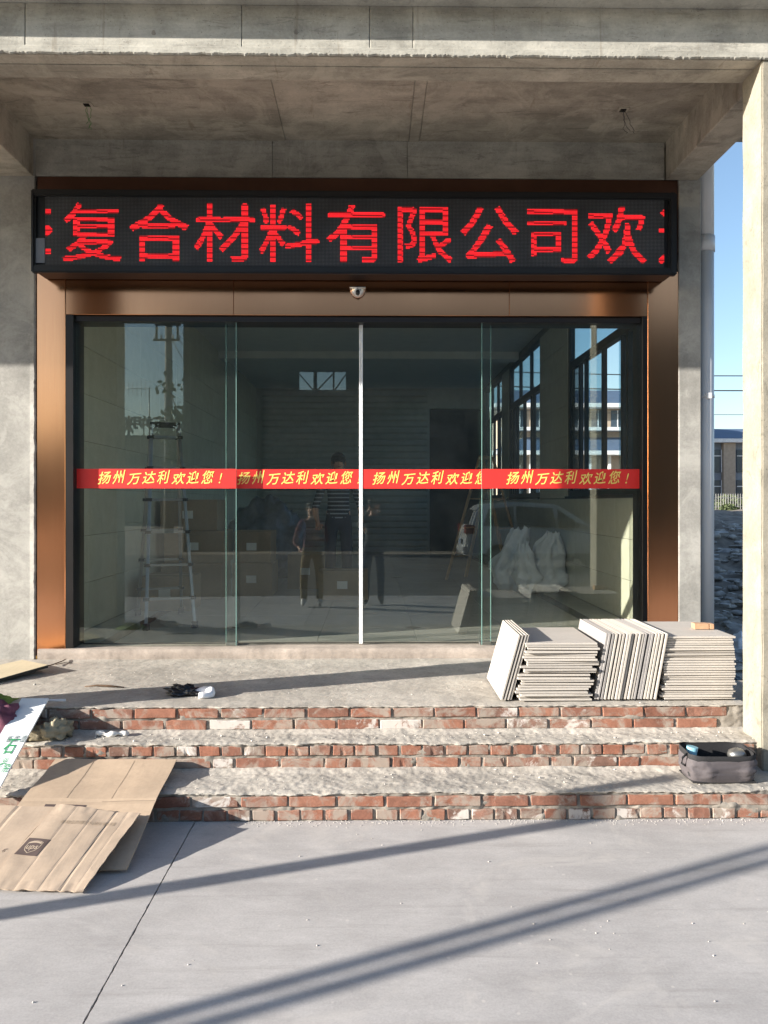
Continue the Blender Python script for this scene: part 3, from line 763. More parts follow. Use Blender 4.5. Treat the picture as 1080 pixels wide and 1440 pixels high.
m = MB(); m.box(-2.268, 2.073, 6.13, 6.33, 3.03, 3.074); m.build('track_rail', M['black_alu'], DR, bevel=.002)
m = MB(); m.box(-2.268, 2.073, 6.295, 6.312, .5375, .543); m.build('floor_track', M['black_alu'], DR)
# vertical light gasket on the left channel
GX = [(-2.268, -1.045, 6.165), (.846, 2.073, 6.165), (-1.14, -.101, 6.235), (-.074, .93, 6.235)]
bands = [(137, 6.165), (333, 6.235), (523, 6.235), (711, 6.165)]
order = [0, 2, 3, 1]
pan = {}
for i in order:
    x0, x1, y = GX[i]
    m = MB(); m.box(x0, x1, y, y + .010, .545, 3.045); gp = m.build('glass_panel', M['glass'], DR); pan[i] = gp
    for xe in ((x1,) if i == 0 else (x0,) if i == 1 else (x0, x1)):
        s_ = .0045
        if i == 2 and xe == x1 or i == 3 and xe == x0: continue
        m = MB(); m.box(xe - (.0 if xe == x0 else s_), xe + (s_ if xe == x0 else .0), y - .001, y + .011, .545, 3.045); m.build('glass_edge', M['glass_edge'], gp)
for x0, x1 in ((-.1005, -.0885), (-.0855, -.0735)):
    m = MB(); m.box(x0, x1, 6.228, 6.252, .545, 3.045); m.build('meeting_seal', M['white_seal'], DR, bevel=.002)
m = MB(); m.box(-.0885, -.0855, 6.235, 6.246, .545, 3.045); m.build('seal_gap', M['black_alu'], DR)
for x in (-1.09, .88):
    m = MB(); m.box(x - .045, x + .045, 6.205, 6.262, .5385, .563); m.build('floor_guide', M['alu'], DR, bevel=.002)
def zband(py, x, y): return PZ(py, x, y)
for k, (px0, y) in enumerate(bands):
    i = order[k]; x0, x1, _ = GX[i]; z0, z1 = 1.755, 1.905
    m = MB()
    if i in (2, 3): z0, z1 = z0 - .000, z1 + .000
    m.box(x0 + .001, x1 - .001, y - .0035, y - .0012, z0, z1); b = m.build('banner_strip', M['red'], pan[i])
    m = MB(); s_ = .108; pitch = 20.6 * y / FPX; X0 = PX(px0, y)
    for q, ch in enumerate('扬州万达利欢迎您！'):
        if ch == '！': put_text(m, '!', (X0 + q * pitch + .016, y - .0055, z0 + .040), (s_ * .9, 0, 0), (0, 0, s_ * 1.05), shear=.3)
        else: put_text(m, ch, (X0 + q * pitch, y - .0055, z0 + .038 + .004 * math.sin(q * 2.2)), (s_ * (.92, .86, .92)[q % 3], 0, .010), (0, 0, s_ * (.93, 1.0, .88)[q % 3]), shear=.24, offset=.010)
    m.build('banner_lettering', M['gold'], pan[i])
# motion sensor
sx, sz = PX(503, 6.04), PZ(410, 0, 6.04)
SEN = .038
sn = empty('door_sensor', (sx, 6.06 + SEN, sz), 'small silver half-dome door sensor on the bronze header', 'sensor')
m = MB(); m.smooth = True
def dome(u, v):
    a = math.pi * (u); b = v * math.pi / 2
    return (sx - .058 * math.cos(a) * math.cos(b * .98), 6.059 + SEN - .05 * math.sin(a) * math.cos(b) - .004, sz + .026 - .062 * math.sin(b) )
m.grid(dome, 20, 10); m.box(sx - .06, sx + .06, 6.0 + SEN, 6.062 + SEN, sz + .024, sz + .038); m.build('sensor_cover', M['chrome'], sn, fix=True)
m = MB(); m.smooth = True; m.lump((sx, 6.003 + SEN, sz - .008), (.017, .012, .022), 0, 1, 0, 14, 10); m.build('lens', M['dark_lens'], sn)

# ================================================================== LED SIGN
SG = empty('led_sign', (-.12, 5.95, 3.32), 'long black scrolling display board with lit red characters above the door', 'sign')
x0, x1, z0, z1, yf = -2.476, 2.238, 3.318, 3.924, 5.83
dx0, dx1, dz0, dz1 = -2.377, 2.149, 3.384, 3.862
m = MB(); m.box(x0, x1, yf + .03, 6.09, z0 + .02, z1 - .004); m.build('cabinet', M['sign_black'], SG, bevel=.01)
for a in ((x0, x1, yf, yf + .05, z1 - .05, z1), (x0, x1, yf, yf + .05, z0, z0 + .055)):
    m = MB(); m.box(*a); m.build('bezel', M['sign_black'], SG, bevel=.008, seg=2)
for a in ((x0 - .002, x0 + .03, yf - .003, yf + .051, z0 - .002, z1 + .002), (x1 - .055, x1 + .002, yf - .003, yf + .051, z0 - .002, z1 + .002)):
    m = MB(); m.box(*a); m.build('end_cap', M['sign_black'], SG, bevel=.012, seg=2)
m = MB(); m.box(dx0, dx1, yf + .016, yf + .03, z0 + .055, z1 - .05); m.build('display_panel', M['led_face'], SG)
m = MB(); m.box(x0 + .031, dx0 - .004, yf + .012, yf + .03, dz0 + .005, dz0 + .185); m.build('corner_film', M['grey_patch'], SG)
NC, NR = 452, 48; pit = (dx1 - dx0) / NC
def inside(p, a, b, c):
    d1 = (p[0]-b[0])*(a[1]-b[1])-(a[0]-b[0])*(p[1]-b[1]); d2 = (p[0]-c[0])*(b[1]-c[1])-(b[0]-c[0])*(p[1]-c[1]); d3 = (p[0]-a[0])*(c[1]-a[1])-(c[0]-a[0])*(p[1]-a[1])
    return not ((d1 < 0 or d2 < 0 or d3 < 0) and (d1 > 0 or d2 > 0 or d3 > 0))
def raster(ch, W=46):
    vs, ts = text_mesh(ch, res=2); on = set()
    for t in ts:
        a, b, c = [(vs[i][0] * W, (vs[i][1] + .10) * W) for i in t]
        for i in range(int(min(a[0], b[0], c[0]) - .5), int(max(a[0], b[0], c[0]) + 1.5)):
            for j in range(int(min(a[1], b[1], c[1]) - .5), int(max(a[1], b[1], c[1]) + 1.5)):
                if (i, j) not in on and any(inside((i + .5 + dx_, j + .5 + dy_), a, b, c) for dx_, dy_ in ((0, 0), (-.45, 0), (.45, 0), (0, .35), (0, -.35))): on.add((i, j))
    return on
def emit_cells(cells, nm):
    if not cells: return
    m = MB()
    for (i, j) in cells:
        if not (0 <= i < NC and 0 <= j < NR): continue
        x = dx0 + (i + .5) * pit; z = dz0 + (j + .5) * (dz1 - dz0) / NR
        jj = (j + i // 37 * 1 + int(i * .045)) % 4
        m.cm = 1 if jj == 0 else 0
        a, b = .0046, .0043 if jj else .0038
        m.add([(x - a, yf + .0155, z - b), (x + a, yf + .0155, z - b), (x + a, yf + .0155, z + b), (x - a, yf + .0155, z + b)], [(0, 1, 2, 3)])
    m.build(nm, [M['led'], M['led_dim']], SG, kind='stuff')
for k, ch in enumerate('复合材料有限公司欢迎'):
    st = 11 + 48 * k + (0, 0, 0, -1, 0, 1, 1, 0, -1, 3)[k]
    emit_cells([(st + i, j + 1) for (i, j) in raster(ch)], 'lit_character')
emit_cells([(i, j) for i in range(0, 4) for j in (36, 37, 38, 39, 7, 8, 9, 10)] + [(i, j) for i in range(0, 5) for j in range(20, 28) if i + abs(j - 24) < 6], 'lit_character')

# ================================================================== ceiling boxes and pipe
for (px, py, lab, mt) in ((122, 148, 'left ceiling outlet box with thin green wires hanging down', 'wire_green'), (876, 150, 'right ceiling outlet box with loose grey wires hanging down', 'wire')):
    Y = FPX * 2.76 / (HORY - py); X = PX(px, Y)
    e = empty('ceiling_outlet', (X, Y, 4.40), lab, 'outlet')
    m = MB(); m.box(X - .038, X + .038, Y - .03, Y + .03, 4.398, 4.408); m.build('outlet_plate', M['soffit'], e)
    m = MB(); m.box(X - .02, X + .02, Y - .02, Y + .02, 4.394, 4.399); m.build('outlet_hole', M['dark_lens'], e)
    for q in range(3):
        rr = random.Random(q + px); p = [Vector((X + q * .008, Y, 4.39))]
        for s_ in range(8): p.append(p[-1] + Vector((rr.uniform(-.012, .016), rr.uniform(-.01, .01), -.022 + (.012 if s_ > 5 else 0))))
        m = MB(); m.tube(p, .0016, 5); m.build('wire', M[mt], e)
dp = empty('drainpipe', (2.585, 6.2, 0), 'tall grey white plastic drainpipe beside the corner column', 'pipe')
PXC = 2.600
m = MB(); m.tube([(PXC, 6.2, 0), (PXC, 6.2, 3.6)], .066, 28); m.build('pipe_section', M['pvc'], dp)
m = MB(); m.tube([(PXC, 6.2, 3.6), (PXC, 6.2, 5.6)], .066, 28); m.build('pipe_section', M['pvc'], dp)
m = MB(); m.tube([(PXC, 6.2, 3.60), (PXC, 6.2, 3.72)], .073, 28); m.build('coupling', M['pvc'], dp)
m = MB(); m.tube([(PXC, 6.2, 2.46), (PXC, 6.2, 2.485)], .070, 28); m.box(PXC - .02, PXC + .02, 6.12, 6.14, 2.45, 2.495); m.build('bracket', M['pvc'], dp)

# ================================================================== TILE STACKS
ORD = ['top', 'second', 'third', 'fourth', 'fifth', 'sixth', 'seventh', 'eighth', 'ninth', 'tenth', 'eleventh', 'twelfth', 'thirteenth', 'fourteenth', 'fifteenth', 'sixteenth', 'seventeenth', 'eighteenth', 'nineteenth', 'twentieth', 'twenty-first', 'twenty-second', 'twenty-third', 'twenty-fourth', 'twenty-fifth', 'twenty-sixth']
tm = {}
def slab(kind, w, d, t, c, rot, label, group):
    key = (kind, w, d, round(t, 4))
    if key not in tm:
        mm = MB(); mm.box(-w/2, w/2, -d/2, d/2, -t/2, t/2); oo = mm.build('stone_tile', M[kind], None, bevel=.0012)
        for v in oo.data.vertices: v.co.z -= t / 2
        tm[key] = oo.data; bpy.data.objects.remove(oo)
    o = link_mesh('stone_tile', tm[key], c, None, rot); tag(o, label, 'tile', group); return o
LZ = TZ[2] + .010
rs = random.Random(11)
# stack 2, flat
xb0, n2 = PX(777.5, 4.74), 22
z = LZ
for k in range(n2):
    t = .0115; top = k == n2 - 1
    gap = rs.uniform(.002, .0075); tilt = rs.uniform(-.5, .5)
    x = xb0 + .066 * k / n2 + rs.uniform(-.019, .019); w = .43
    slab('slab', w, .60, t, (x + (.004 if top else 0), 4.735 + .30 + (rs.uniform(-.012, .012)), z + t / 2), (R(rs.uniform(-.15, .15)), R(tilt * .5), R(rs.uniform(-1.4, 1.4))),
         ORD[n2 - 1 - k] + ' pale stone tile from the top of the flat stack left of the upright tiles', 'tiles in the left flat stack')
    z += t + gap
Z2 = z
# stack 4, flat
xb4, n4 = PX(981.5, 4.76), 26
z = LZ
for k in range(n4):
    t = .0115; top = k == n4 - 1
    gap = rs.uniform(.0015, .0045)
    x = xb4 + .008 * k / n4 + rs.uniform(-.010, .010)
    slab('slab', .43, .60, t, (x, 4.755 + .30 + rs.uniform(-.008, .008), z + t / 2), (0, R(rs.uniform(-.15, .15)), R(rs.uniform(-.9, .9))),
         ORD[n4 - 1 - k] + ' stone tile from the top of the flat stack nearest the right pillar' if k < n4 - 1 else 'top stone tile of the flat stack nearest the right pillar, small block on it', 'tiles in the right flat stack')
    z += t + gap
Z4 = z
bx, by = PX(991, 5.0), 5.03
m = MB(); m.box(-.062, .03, -.03, .03, 0, .036); m.box(.033, .062, -.029, .029, 0, .034)
o = m.build('clay_block', M['wood_brick'], bevel=.003, label='small brown clay block lying on the right tile stack', cat='block'); o.location = (bx, by, Z4 + .001); o.rotation_euler = (0, 0, R(-4))
# stack 3, upright tiles leaning right
lean = R(10.5); n3 = 19; Hh = .40
for k in range(n3):
    t = .0125; dark = k in (0, 1, 2, 12, 13, 14)
    xf = PX(836, 4.74) + k * .0197 + rs.uniform(-.002, .002)
    c = Vector((xf + math.sin(lean) * Hh / 2 + t / 2, 4.745 + .30 + rs.uniform(-.006, .006), LZ + math.cos(lean) * Hh / 2 + .004))
    slab('slab_grey' if dark else 'slab', Hh, .60, t, c, (0, -(math.pi / 2 - lean), R(rs.uniform(-.5, .5))),
         ('first' if k == 0 else ORD[k]) + (' upright tile from the left, greyer, ' if dark else ' upright pale tile from the left ') + 'in the row leaning between the flat stacks', 'upright tiles between the flat stacks')
# stack 1, four tiles leaning on stack 2
lean = R(15.5)
for k in range(4):
    t = .0115; xf = PX(706, 4.74) + k * .0185
    c = Vector((xf + math.sin(lean) * Hh / 2, 4.745 + .30 + .004 * k, LZ + math.cos(lean) * Hh / 2 + .003))
    slab('slab', .405, .60, t, c, (0, -(math.pi / 2 - lean), R(rs.uniform(-.4, .4))), ('leftmost, front-facing' if k == 0 else ORD[k]) + ' of four stone tiles leaning on the left flat stack', 'four tiles leaning at the left end')

# ================================================================== TOOL BAG
BG = empty('tool_bag', (PX(1018, 4.3), 4.3, TZ[0]), 'open grey canvas tool bag with black rim on the lowest step', 'bag')
bx0, bx1, by0, by1 = PX(973, 4.2), PX(1068, 4.2), 4.20, 4.42; bz0, bz1 = TZ[0] + .014, .312
def ringpt(a, z, grow=0):
    # rounded rectangle outline
    cxm, cym = (bx0 + bx1) / 2, (by0 + by1) / 2; hw, hd = (bx1 - bx0) / 2 + grow, (by1 - by0) / 2 + grow
    c, s_ = math.cos(a), math.sin(a); e = .38
    return cxm + hw * math.copysign(abs(c) ** e, c), cym + hd * math.copysign(abs(s_) ** e, s_)
m = MB(); m.smooth = True
def side(u, v):
    a = u * 2 * math.pi; t = v; bul = .012 * math.sin(t * math.pi); x, y = ringpt(a, 0, bul - .012 + .012 * t)
    f_ = .010 * fbm(x * 13 + 3, y * 13, t * 4, 3) * math.sin(t * 3.0) + .006 * math.sin(x * 60 + t * 3) * t * (1 - t) * 3
    return (x + (f_ if abs(math.cos(a)) > .6 else 0), y - f_ * (1 if math.sin(a) < 0 else -1), bz0 + (bz1 - .028 - bz0) * t)
m.grid(side, 130, 22); m.build('bag_body', M['grey_canvas'], BG)
m = MB(); m.box(bx0 + .012, bx1 - .012, by0 + .012, by1 - .012, bz0 - .003, bz0 + .004); m.build('bag_bottom', M['black_canvas'], BG)
m = MB(); m.smooth = True
def rim(u, v):
    a = u * 2 * math.pi; x, y = ringpt(a, 0, .003 * math.sin(v * math.pi)); sag = .010 * nz(a * 1.6, 3) - .012 * (math.sin(a) < 0) * abs(math.sin(a))
    return (x, y, bz1 - .03 + .032 * v + sag)
m.grid(rim, 130, 4); m.build('rim_band', M['black_canvas'], BG)
m = MB(); m.smooth = True
def lining(u, v):
    a = u * 2 * math.pi; x, y = ringpt(a, 0, -.007); return (x, y, bz0 + .02 + (bz1 - .004 - bz0 - .02) * v + .010 * nz(a * 1.6, 3) * v - .012 * (math.sin(a) < 0) * abs(math.sin(a)) * v)
m.grid(lining, 130, 8); m.build('lining', M['black_canvas'], BG)
m = MB(); m.tube([(bx0 - .002, 4.26, bz1 - .01), (bx0 - .03, 4.25, bz1 - .03), (bx0 - .035, 4.25, bz1 - .06), (bx0 - .012, 4.255, bz1 - .075)], .006, 6); m.build('strap', M['black_canvas'], BG)
m = MB(); m.tube([(bx0 + .04, 4.33, bz0 + .05), (bx0 + .055, 4.33, bz1 + .004)], [.022, .03], 18); m.build('blue_cup', M['blue_print'], label='pale blue cup sticking out of the tool bag', cat='cup')
m = MB(); m.smooth = True; m.lump((bx1 - .075, 4.30, bz1 - .03), (.05, .045, .035), .1, 3, 2, 20, 12); m.build('tape_roll', M['alu'], label='shiny silver roll inside the tool bag', cat='tape')

# ================================================================== LEFT CLUTTER
# board A: large flattened carton leaning over the lowest step
def smooth(a, b, t): t = max(0, min(1, (t - a) / (b - a))); return t * t * (3 - 2 * t)
ptsA = [(3.555, .012), (3.80, .075), (4.03, .150), (4.13, .168), (4.30, .190), (4.455, .222)]
def zA(y):
    for (a, za), (b, zb_) in zip(ptsA, ptsA[1:]):
        if y <= b: return za + (zb_ - za) * (y - a) / (b - a)
    return ptsA[-1][1]
def sA(s_, t):
    y = 3.555 + .9 * t; x0_ = -1.765 + .01 * t; x1_ = -1.088 + .004 * t
    x = x0_ + (x1_ - x0_) * s_
    bend = .010 * math.sin(s_ * 7 + 1) * (1 - t) + .006 * nz(s_ * 4, t * 4)
    y += -.012 * s_ * t + .0
    cr = -.004 * math.exp(-((t - .53) / .012) ** 2)
    return (x, y, zA(y) + .004 + bend * .6 + cr)
CA = empty('flattened_carton', (-1.42, 4.0, .1), 'large plain flattened cardboard box leaning over the lowest step', 'cardboard')
m = MB(); m.smooth = False; sheet(m, sA, 40, 40, .0055); m.build('carton_sheet', M['kraft_light'], CA)
def on(S, s_, t, off=.002):
    a = Vector(S(s_, t)); e = .01; n_ = (Vector(S(s_ + e, t)) - a).cross(Vector(S(s_, t + e)) - a).normalized()
    if n_.z < 0: n_ = -n_
    return a + n_ * off
def patch(S, s0, s1, t0, t1, name, mat, par, off=.0015, nx=8, ny=6):
    m = MB(); m.grid(lambda u, v: on(S, s0 + (s1 - s0) * u, t0 + (t1 - t0) * v, off), nx, ny); return m.build(name, mat, par)
patch(sA, .20, .50, .435, .495, 'printed_bar', M['print_brown'], CA)
for s0, s1, t0, t1 in ((.60, .995, .526, .531), (.325, .33, .55, .98), (.66, .664, .55, .98)):
    patch(sA, s0, s1, t0, t1, 'crease_line', M['print_grey'], CA, .001)
# board B: smaller carton with shield mark, lying over board A
def plB(x, y):
    t = (y - 3.40) / .5
    return .012 + .03 * 0 + max(0, min(1.15, t)) * .125
def sB(s_, t):
    bl = Vector((-1.64, 3.40)); br = Vector((-1.212, 3.365)); tr = Vector((-1.118, 3.87)); tl = Vector((-1.545, 3.93))
    p = bl.lerp(br, s_).lerp(tl.lerp(tr, s_), t) + Vector((.006 * nz(t * 9, 2) * (s_ > .9), .008 * nz(s_ * 11, 5) * (abs(t - .5) > .4)))
    z = .010 + .138 * t ** .9 + .008 * math.sin(s_ * 5 + .5) * t + .004 * nz(s_ * 5, t * 5)
    z += .012 * (1 - s_) ** 3 * t ** 4
    for c_, d_ in ((.25, .0012), (.5, .0015), (.72, .0032), (.86, .001)): z -= d_ * math.exp(-((s_ - c_ - .05 * (1 - t)) / .012) ** 2)
    return (p.x, p.y, z + .008)
CB = empty('shield_logo_carton', (-1.38, 3.6, .05), 'flattened box with brown shield logo lying in front of the larger one', 'cardboard')
m = MB(); sheet(m, sB, 70, 30, .005); m.build('carton_sheet', M['kraft'], CB)
def sC(s_, t):
    bl = Vector((-2.25, 3.44)); br = Vector((-1.648, 3.40)); tr = Vector((-1.553, 3.93)); tl = Vector((-2.2, 3.98))
    p = bl.lerp(br, s_).lerp(tl.lerp(tr, s_), t); z = .010 + .145 * t + .006 * nz(s_ * 4, t * 4 + 2)
    z -= .004 * math.exp(-((s_ - .72) / .01) ** 2)
    return (p.x, p.y, z + .004)
m = MB(); sheet(m, sC, 40, 20, .005); m.build('carton_flap', M['kraft'], CB)
# logo: dark square, shield outline, letters
def frame_on(S, s_, t):
    a = Vector(S(s_, t)); e = .02; ux = (Vector(S(s_ + e, t)) - a).normalized(); uy = (Vector(S(s_, t + e)) - a); uy = (uy - ux * uy.dot(ux)).normalized(); n_ = ux.cross(uy)
    return a, ux, uy, n_
# find (s,t) of a pixel on the sheet
def find(S, px, py):
    best = None
    for i in range(0, 81):
        for j in range(0, 81):
            s_, t = i / 80, j / 80; p = S(s_, t); dep = p[0] * math.sin(YAW) + p[1] * math.cos(YAW)
            u = 540 + FPX * math.tan(math.atan2(p[0], p[1]) - YAW); v = HORY - (p[2] - CAMZ) * FPX / dep
            d = (u - px) ** 2 + (v - py) ** 2
            if best is None or d < best[0]: best = (d, s_, t)
    return best[1], best[2]
q = [find(sB, *p) for p in ((20, 1202), (51, 1205), (71, 1182), (41, 1179))]
def quadP(u, v): 
    a = (q[0][0] * (1 - u) + q[1][0] * u, q[0][1] * (1 - u) + q[1][1] * u); b = (q[3][0] * (1 - u) + q[2][0] * u, q[3][1] * (1 - u) + q[2][1] * u)
    return a[0] * (1 - v) + b[0] * v, a[1] * (1 - v) + b[1] * v
def onq(u, v, off): s_, t = quadP(u, v); return on(sB, s_, t, off)
m = MB(); m.grid(lambda u, v: onq(u, v, .0015), 12, 12); m.build('logo_square', M['print_brown'], CB)
m = MB()
out = [(.20, .72), (.35, .80), (.5, .83), (.66, .82), (.82, .76), (.82, .45), (.74, .28), (.5, .13), (.28, .28), (.20, .45)]
for i in range(len(out)):
    a, b = out[i], out[(i + 1) % len(out)]
    dv = Vector((b[0] - a[0], b[1] - a[1])); nn = Vector((-dv.y, dv.x)).normalized() * .014
    m.add([onq(a[0] - nn.x, a[1] - nn.y, .003), onq(b[0] - nn.x, b[1] - nn.y, .003), onq(b[0] + nn.x, b[1] + nn.y, .003), onq(a[0] + nn.x, a[1] + nn.y, .003)], [(0, 1, 2, 3)])
m.grid(lambda u, v: onq(.22 + .56 * u, .66 + .08 * v + .06 * math.sin(u * 3.1), .003), 10, 1)
vs, ts = text_mesh('ups', offset=.01); mx = max(v[0] for v in vs)
m.add([onq(.24 + .52 * x / mx, .36 + .40 * y, .003) for x, y in vs], ts)
m.build('shield_logo', M['print_buff'], CB)
# printed text line across the top of board B
s0, t0 = find(sB, 84, 1157); s1, t1 = find(sB, 160, 1162)
m = MB(); vs, ts = text_mesh('易碎物品请勿重压 小心轻放 保持干燥'); mx = max(v[0] for v in vs)
m.add([on(sB, s0 + (s1 - s0) * x / mx, t0 + (t1 - t0) * x / mx + .05 * y, .002) for x, y in vs], ts); m.build('printed_text', M['print_grey'], CB)
m = MB(); vs, ts = text_mesh('4°'); s0, t0 = find(sC, 0, 1200)
m.add([on(sC, s0 + .035 * x, t0 + .07 * y, .002) for x, y in vs], ts); m.build('printed_text', M['print_brown'], CB)

# white lettered board leaning on the steps
WBD = empty('lettered_board', (-1.95, 4.2, .25), 'narrow white board with green lettering leaning on the left of the steps', 'board')
A0 = Vector((-2.032, 4.66, .512)); A1 = Vector((-1.876, 4.66, .512)); dn = Vector((-.02, -.99, -.53))
def sW(s_, t): p = A0.lerp(A1, s_) + dn * (1 - t); return (p.x, p.y, p.z + .004 * math.sin(t * 3))
m = MB(); sheet(m, sW, 6, 20, .010); m.build('board_sheet', M['board_white'], WBD)
def textW(s_, u0, u1, px_t, hh, mt):
    m = MB(); vs, ts = text_mesh(s_, offset=.008); mx = max(v[0] for v in vs); 
    m.add([on(sW, u0 + (u1 - u0) * x / mx, px_t + hh * y, .0025) for x, y in vs], ts); m.build('lettering', M[mt], WBD)
def tW(py): return min([(abs(HORY + (CAMZ - sW(.5, t / 200)[2]) * FPX / sW(.5, t / 200)[1] - py), t / 200) for t in range(201)])[1]
textW('板 联 盟', .33, 1.0, tW(1041), .05, 'print_dark')
textW('石', .40, .80, tW(1056), .115, 'print_green')
textW('专 业', .3, .80, tW(1072), .045, 'print_green')
textW('门 帘', .42, .98, tW(1083), .06, 'print_green')
m = MB(); m.tube([(-1.93, 4.70, .489), (-1.80, 4.72, .486)], .0075, 10); m.build('plastic_rod', M['pvc'], label='short pale plastic rod lying at the top of the white board', cat='rod')

def cloth(name, c, rx, ry, hgt_, seed, mat, label, catg):
    m = MB(); m.smooth = True
    def f(u, v):
        x = (u - .5) * 2; y = (v - .5) * 2; r = math.hypot(x, y)
        k = max(0, 1 - r ** 2.2); e = 1 + .18 * nz(math.atan2(y, x) * 1.3, seed)
        return (c[0] + x * rx * e, c[1] + y * ry * e, c[2] + hgt_ * (k ** .7) * (.75 + .5 * abs(fbm(x * 1.7 + seed, y * 1.7, seed, 4))) + .004)
    m.grid(f, 54, 54); return m.build(name, M[mat], label=label, cat=catg)
cloth('fabric_bundle', (-2.27, 4.78, TZ[2]), .13, .10, .05, 4, 'green_cloth', 'green fabric bundle on the landing at the far left', 'cloth')
m = MB(); m.lump((-2.12, 4.555, TZ[1] + .06), (.15, .10, .16), .25, 2.4, 9, 36, 26, flat=TZ[1] + .004); m.build('fabric_sack', M['pink_cloth'], label='magenta cloth sack behind the white lettered board', cat='sack')
m = MB(); m.lump((-1.80, 4.575, TZ[1] + .045), (.085, .075, .07), .45, 2.0, 13, 40, 28, flat=TZ[1] + .006); m.lump((-1.90, 4.56, TZ[1] + .03), (.07, .06, .05), .4, 2.3, 21, 30, 20, flat=TZ[1] + .006)
m.build('crumpled_cloth', M['tan_cloth'], label='crumpled tan and green cloth on the middle step beside the white board', cat='cloth')
# plywood offcut on the landing
m = MB()
def sP(s_, t):
    a = Vector((-2.26, 5.60, .515)); b = Vector((-2.56, 5.10, .475)); c = Vector((-2.55, 5.86, .50)); d = Vector((-2.95, 5.35, .465))
    return tuple(a.lerp(b, s_).lerp(c.lerp(d, s_), t))
PL = empty('plywood_offcut', (-2.5, 5.5, .46), 'flat plywood offcut with black edge on the landing by the left wall', 'board')
m = MB(); sheet(m, sP, 4, 4, .003); m.build('plywood_face', M['plywood'], PL)
m = MB(); sheet(m, lambda s_, t: tuple(Vector(sP(s_, t)) - Vector((0, 0, .0035))), 4, 4, .016); m.build('board_core', M['ply_edge'], PL)
# black and white plastic
bgx, bgy = PX(268, 4.93), 4.93
m = MB(); m.lump((bgx - .045, bgy + .02, TZ[2] + .022), (.095, .055, .038), .6, 3.0, 3, 40, 24, flat=TZ[2] + .004); m.build('black_plastic_bag', M['black_film'], label='crumpled black plastic bag on the landing', cat='bag')
m = MB()
pts = [Vector((bgx + .06 + .075 * math.cos(a), bgy - .03 + .055 * math.sin(a), TZ[2] + .022 + .008 * math.sin(a * 2))) for a in [R(d) for d in range(150, -95, -18)]]
m.tube(pts, [.008 + .020 * math.sin(min(1, i / 5) * 1.57) * (1 - .5 * (i / len(pts)) ** 3) for i in range(len(pts))], 10)
for i, v in enumerate(m.v): m.v[i] = (v[0] + .006 * nz(v[0] * 40, v[1] * 40), v[1] + .006 * nz(v[1] * 40, v[2] * 40, 3), max(TZ[2] + .006, v[2] + .008 * nz(v[0] * 30, v[1] * 30, 5)))
m.build('white_plastic_scrap', M['white_film'], label='curled white plastic scrap beside the black bag on the landing', cat='plastic')
m = MB()
X, Y = PX(157, 4.6), 4.60
pts = [Vector((X - .09 + .018 * i, Y + .012 * math.sin(i * .9), TZ[1] + .018 + .004 * math.cos(i))) for i in range(11)]
m.tube(pts, [.006 + .014 * abs(math.sin(i * .8 + .5)) for i in range(11)], 8)
for i, v in enumerate(m.v): m.v[i] = (v[0], v[1] + .004 * nz(v[0] * 40, v[2] * 60), max(TZ[1] + .008, v[2] + .006 * nz(v[0] * 50, v[1] * 50, 5)))
m.build('paper_scrap', M['paper'], label='twisted white paper scrap on the middle step', cat='paper')
def twig(pts, r, label):
    m = MB(); m.tube(pts, r, 6); m.build('twig', M['twig'], label=label, cat='twig')
Y = 5.15
twig([(PX(119, Y), Y, TZ[2] + .008), (PX(135, Y), Y + .01, TZ[2] + .014), (PX(150, Y), Y + .0, TZ[2] + .013), (PX(176, Y), Y - .02, TZ[2] + .008)], [.003, .006, .008, .003], 'thin dark stick lying on the landing')
twig([(PX(60, 5.75), 5.75, TZ[2] + .01), (PX(75, 5.8), 5.8, TZ[2] + .02), (PX(88, 5.95), 5.95, TZ[2] + .015), (PX(93, 6.04), 6.04, TZ[2] + .012)], [.004, .004, .004, .003], 'bent dark wire by the foot of the left bronze jamb')
twig([(PX(78, 5.85), 5.85, TZ[2] + .008), (PX(90, 5.9), 5.9, TZ[2] + .012), (PX(102, 5.9), 5.9, TZ[2] + .008)], [.003, .003, .002], 'short dark wire on the landing right of the bronze jamb foot')

# ================================================================== THINGS IN THE HALL
def ladder(name, base, wid, hgt_, spread, rungs, label, mat, th=.03, rz=0):
    e = empty(name, base, label, 'ladder'); B = Vector(base); c, s_ = math.cos(rz), math.sin(rz)
    def W(x, y, z): return B + Vector((x * c - y * s_, x * s_ + y * c, z))
    for sgn, nm in ((-1, 'front'), (1, 'rear')):
        for sx_ in (-1, 1):
            m = MB(); m.bar(W(sx_ * wid * .62, sgn * spread, .03), W(sx_ * wid * .36, sgn * .02, hgt_), th, th * .6); m.build('rail', M[mat], e, bevel=.003)
            if mat == 'alu':
                m = MB(); p = W(sx_ * wid * .62, sgn * spread, 0); m.box(p.x - .025, p.x + .025, p.y - .03, p.y + .03, p.z, p.z + .06); m.build('rubber_foot', M['rubber'], e, bevel=.004)
        for k in range(rungs):
            t = (k + .8) / (rungs + .2); w = wid * (.62 + (.36 - .62) * t)
            yy = sgn * (spread + (.02 - spread) * t); z_ = .03 + (hgt_ - .03) * t
            m = MB(); m.bar(W(-w, yy, z_), W(w, yy, z_), .04 if mat == 'alu' else .03, .022); m.build('rung', M[mat], e)
            if mat == 'alu':
                for sx_ in (-1, 1):
                    m = MB(); p = W(sx_ * w, yy, z_); m.obox(p, (.026, 0, 0), (0, .026, 0), (0, 0, .014)); m.build('rung_collar', M['rubber'], e)
    m = MB(); p = W(0, 0, hgt_); m.bar(W(-wid * .4, 0, hgt_), W(wid * .4, 0, hgt_), .05, .05); m.build('hinge', M['rubber' if mat == 'alu' else mat], e)
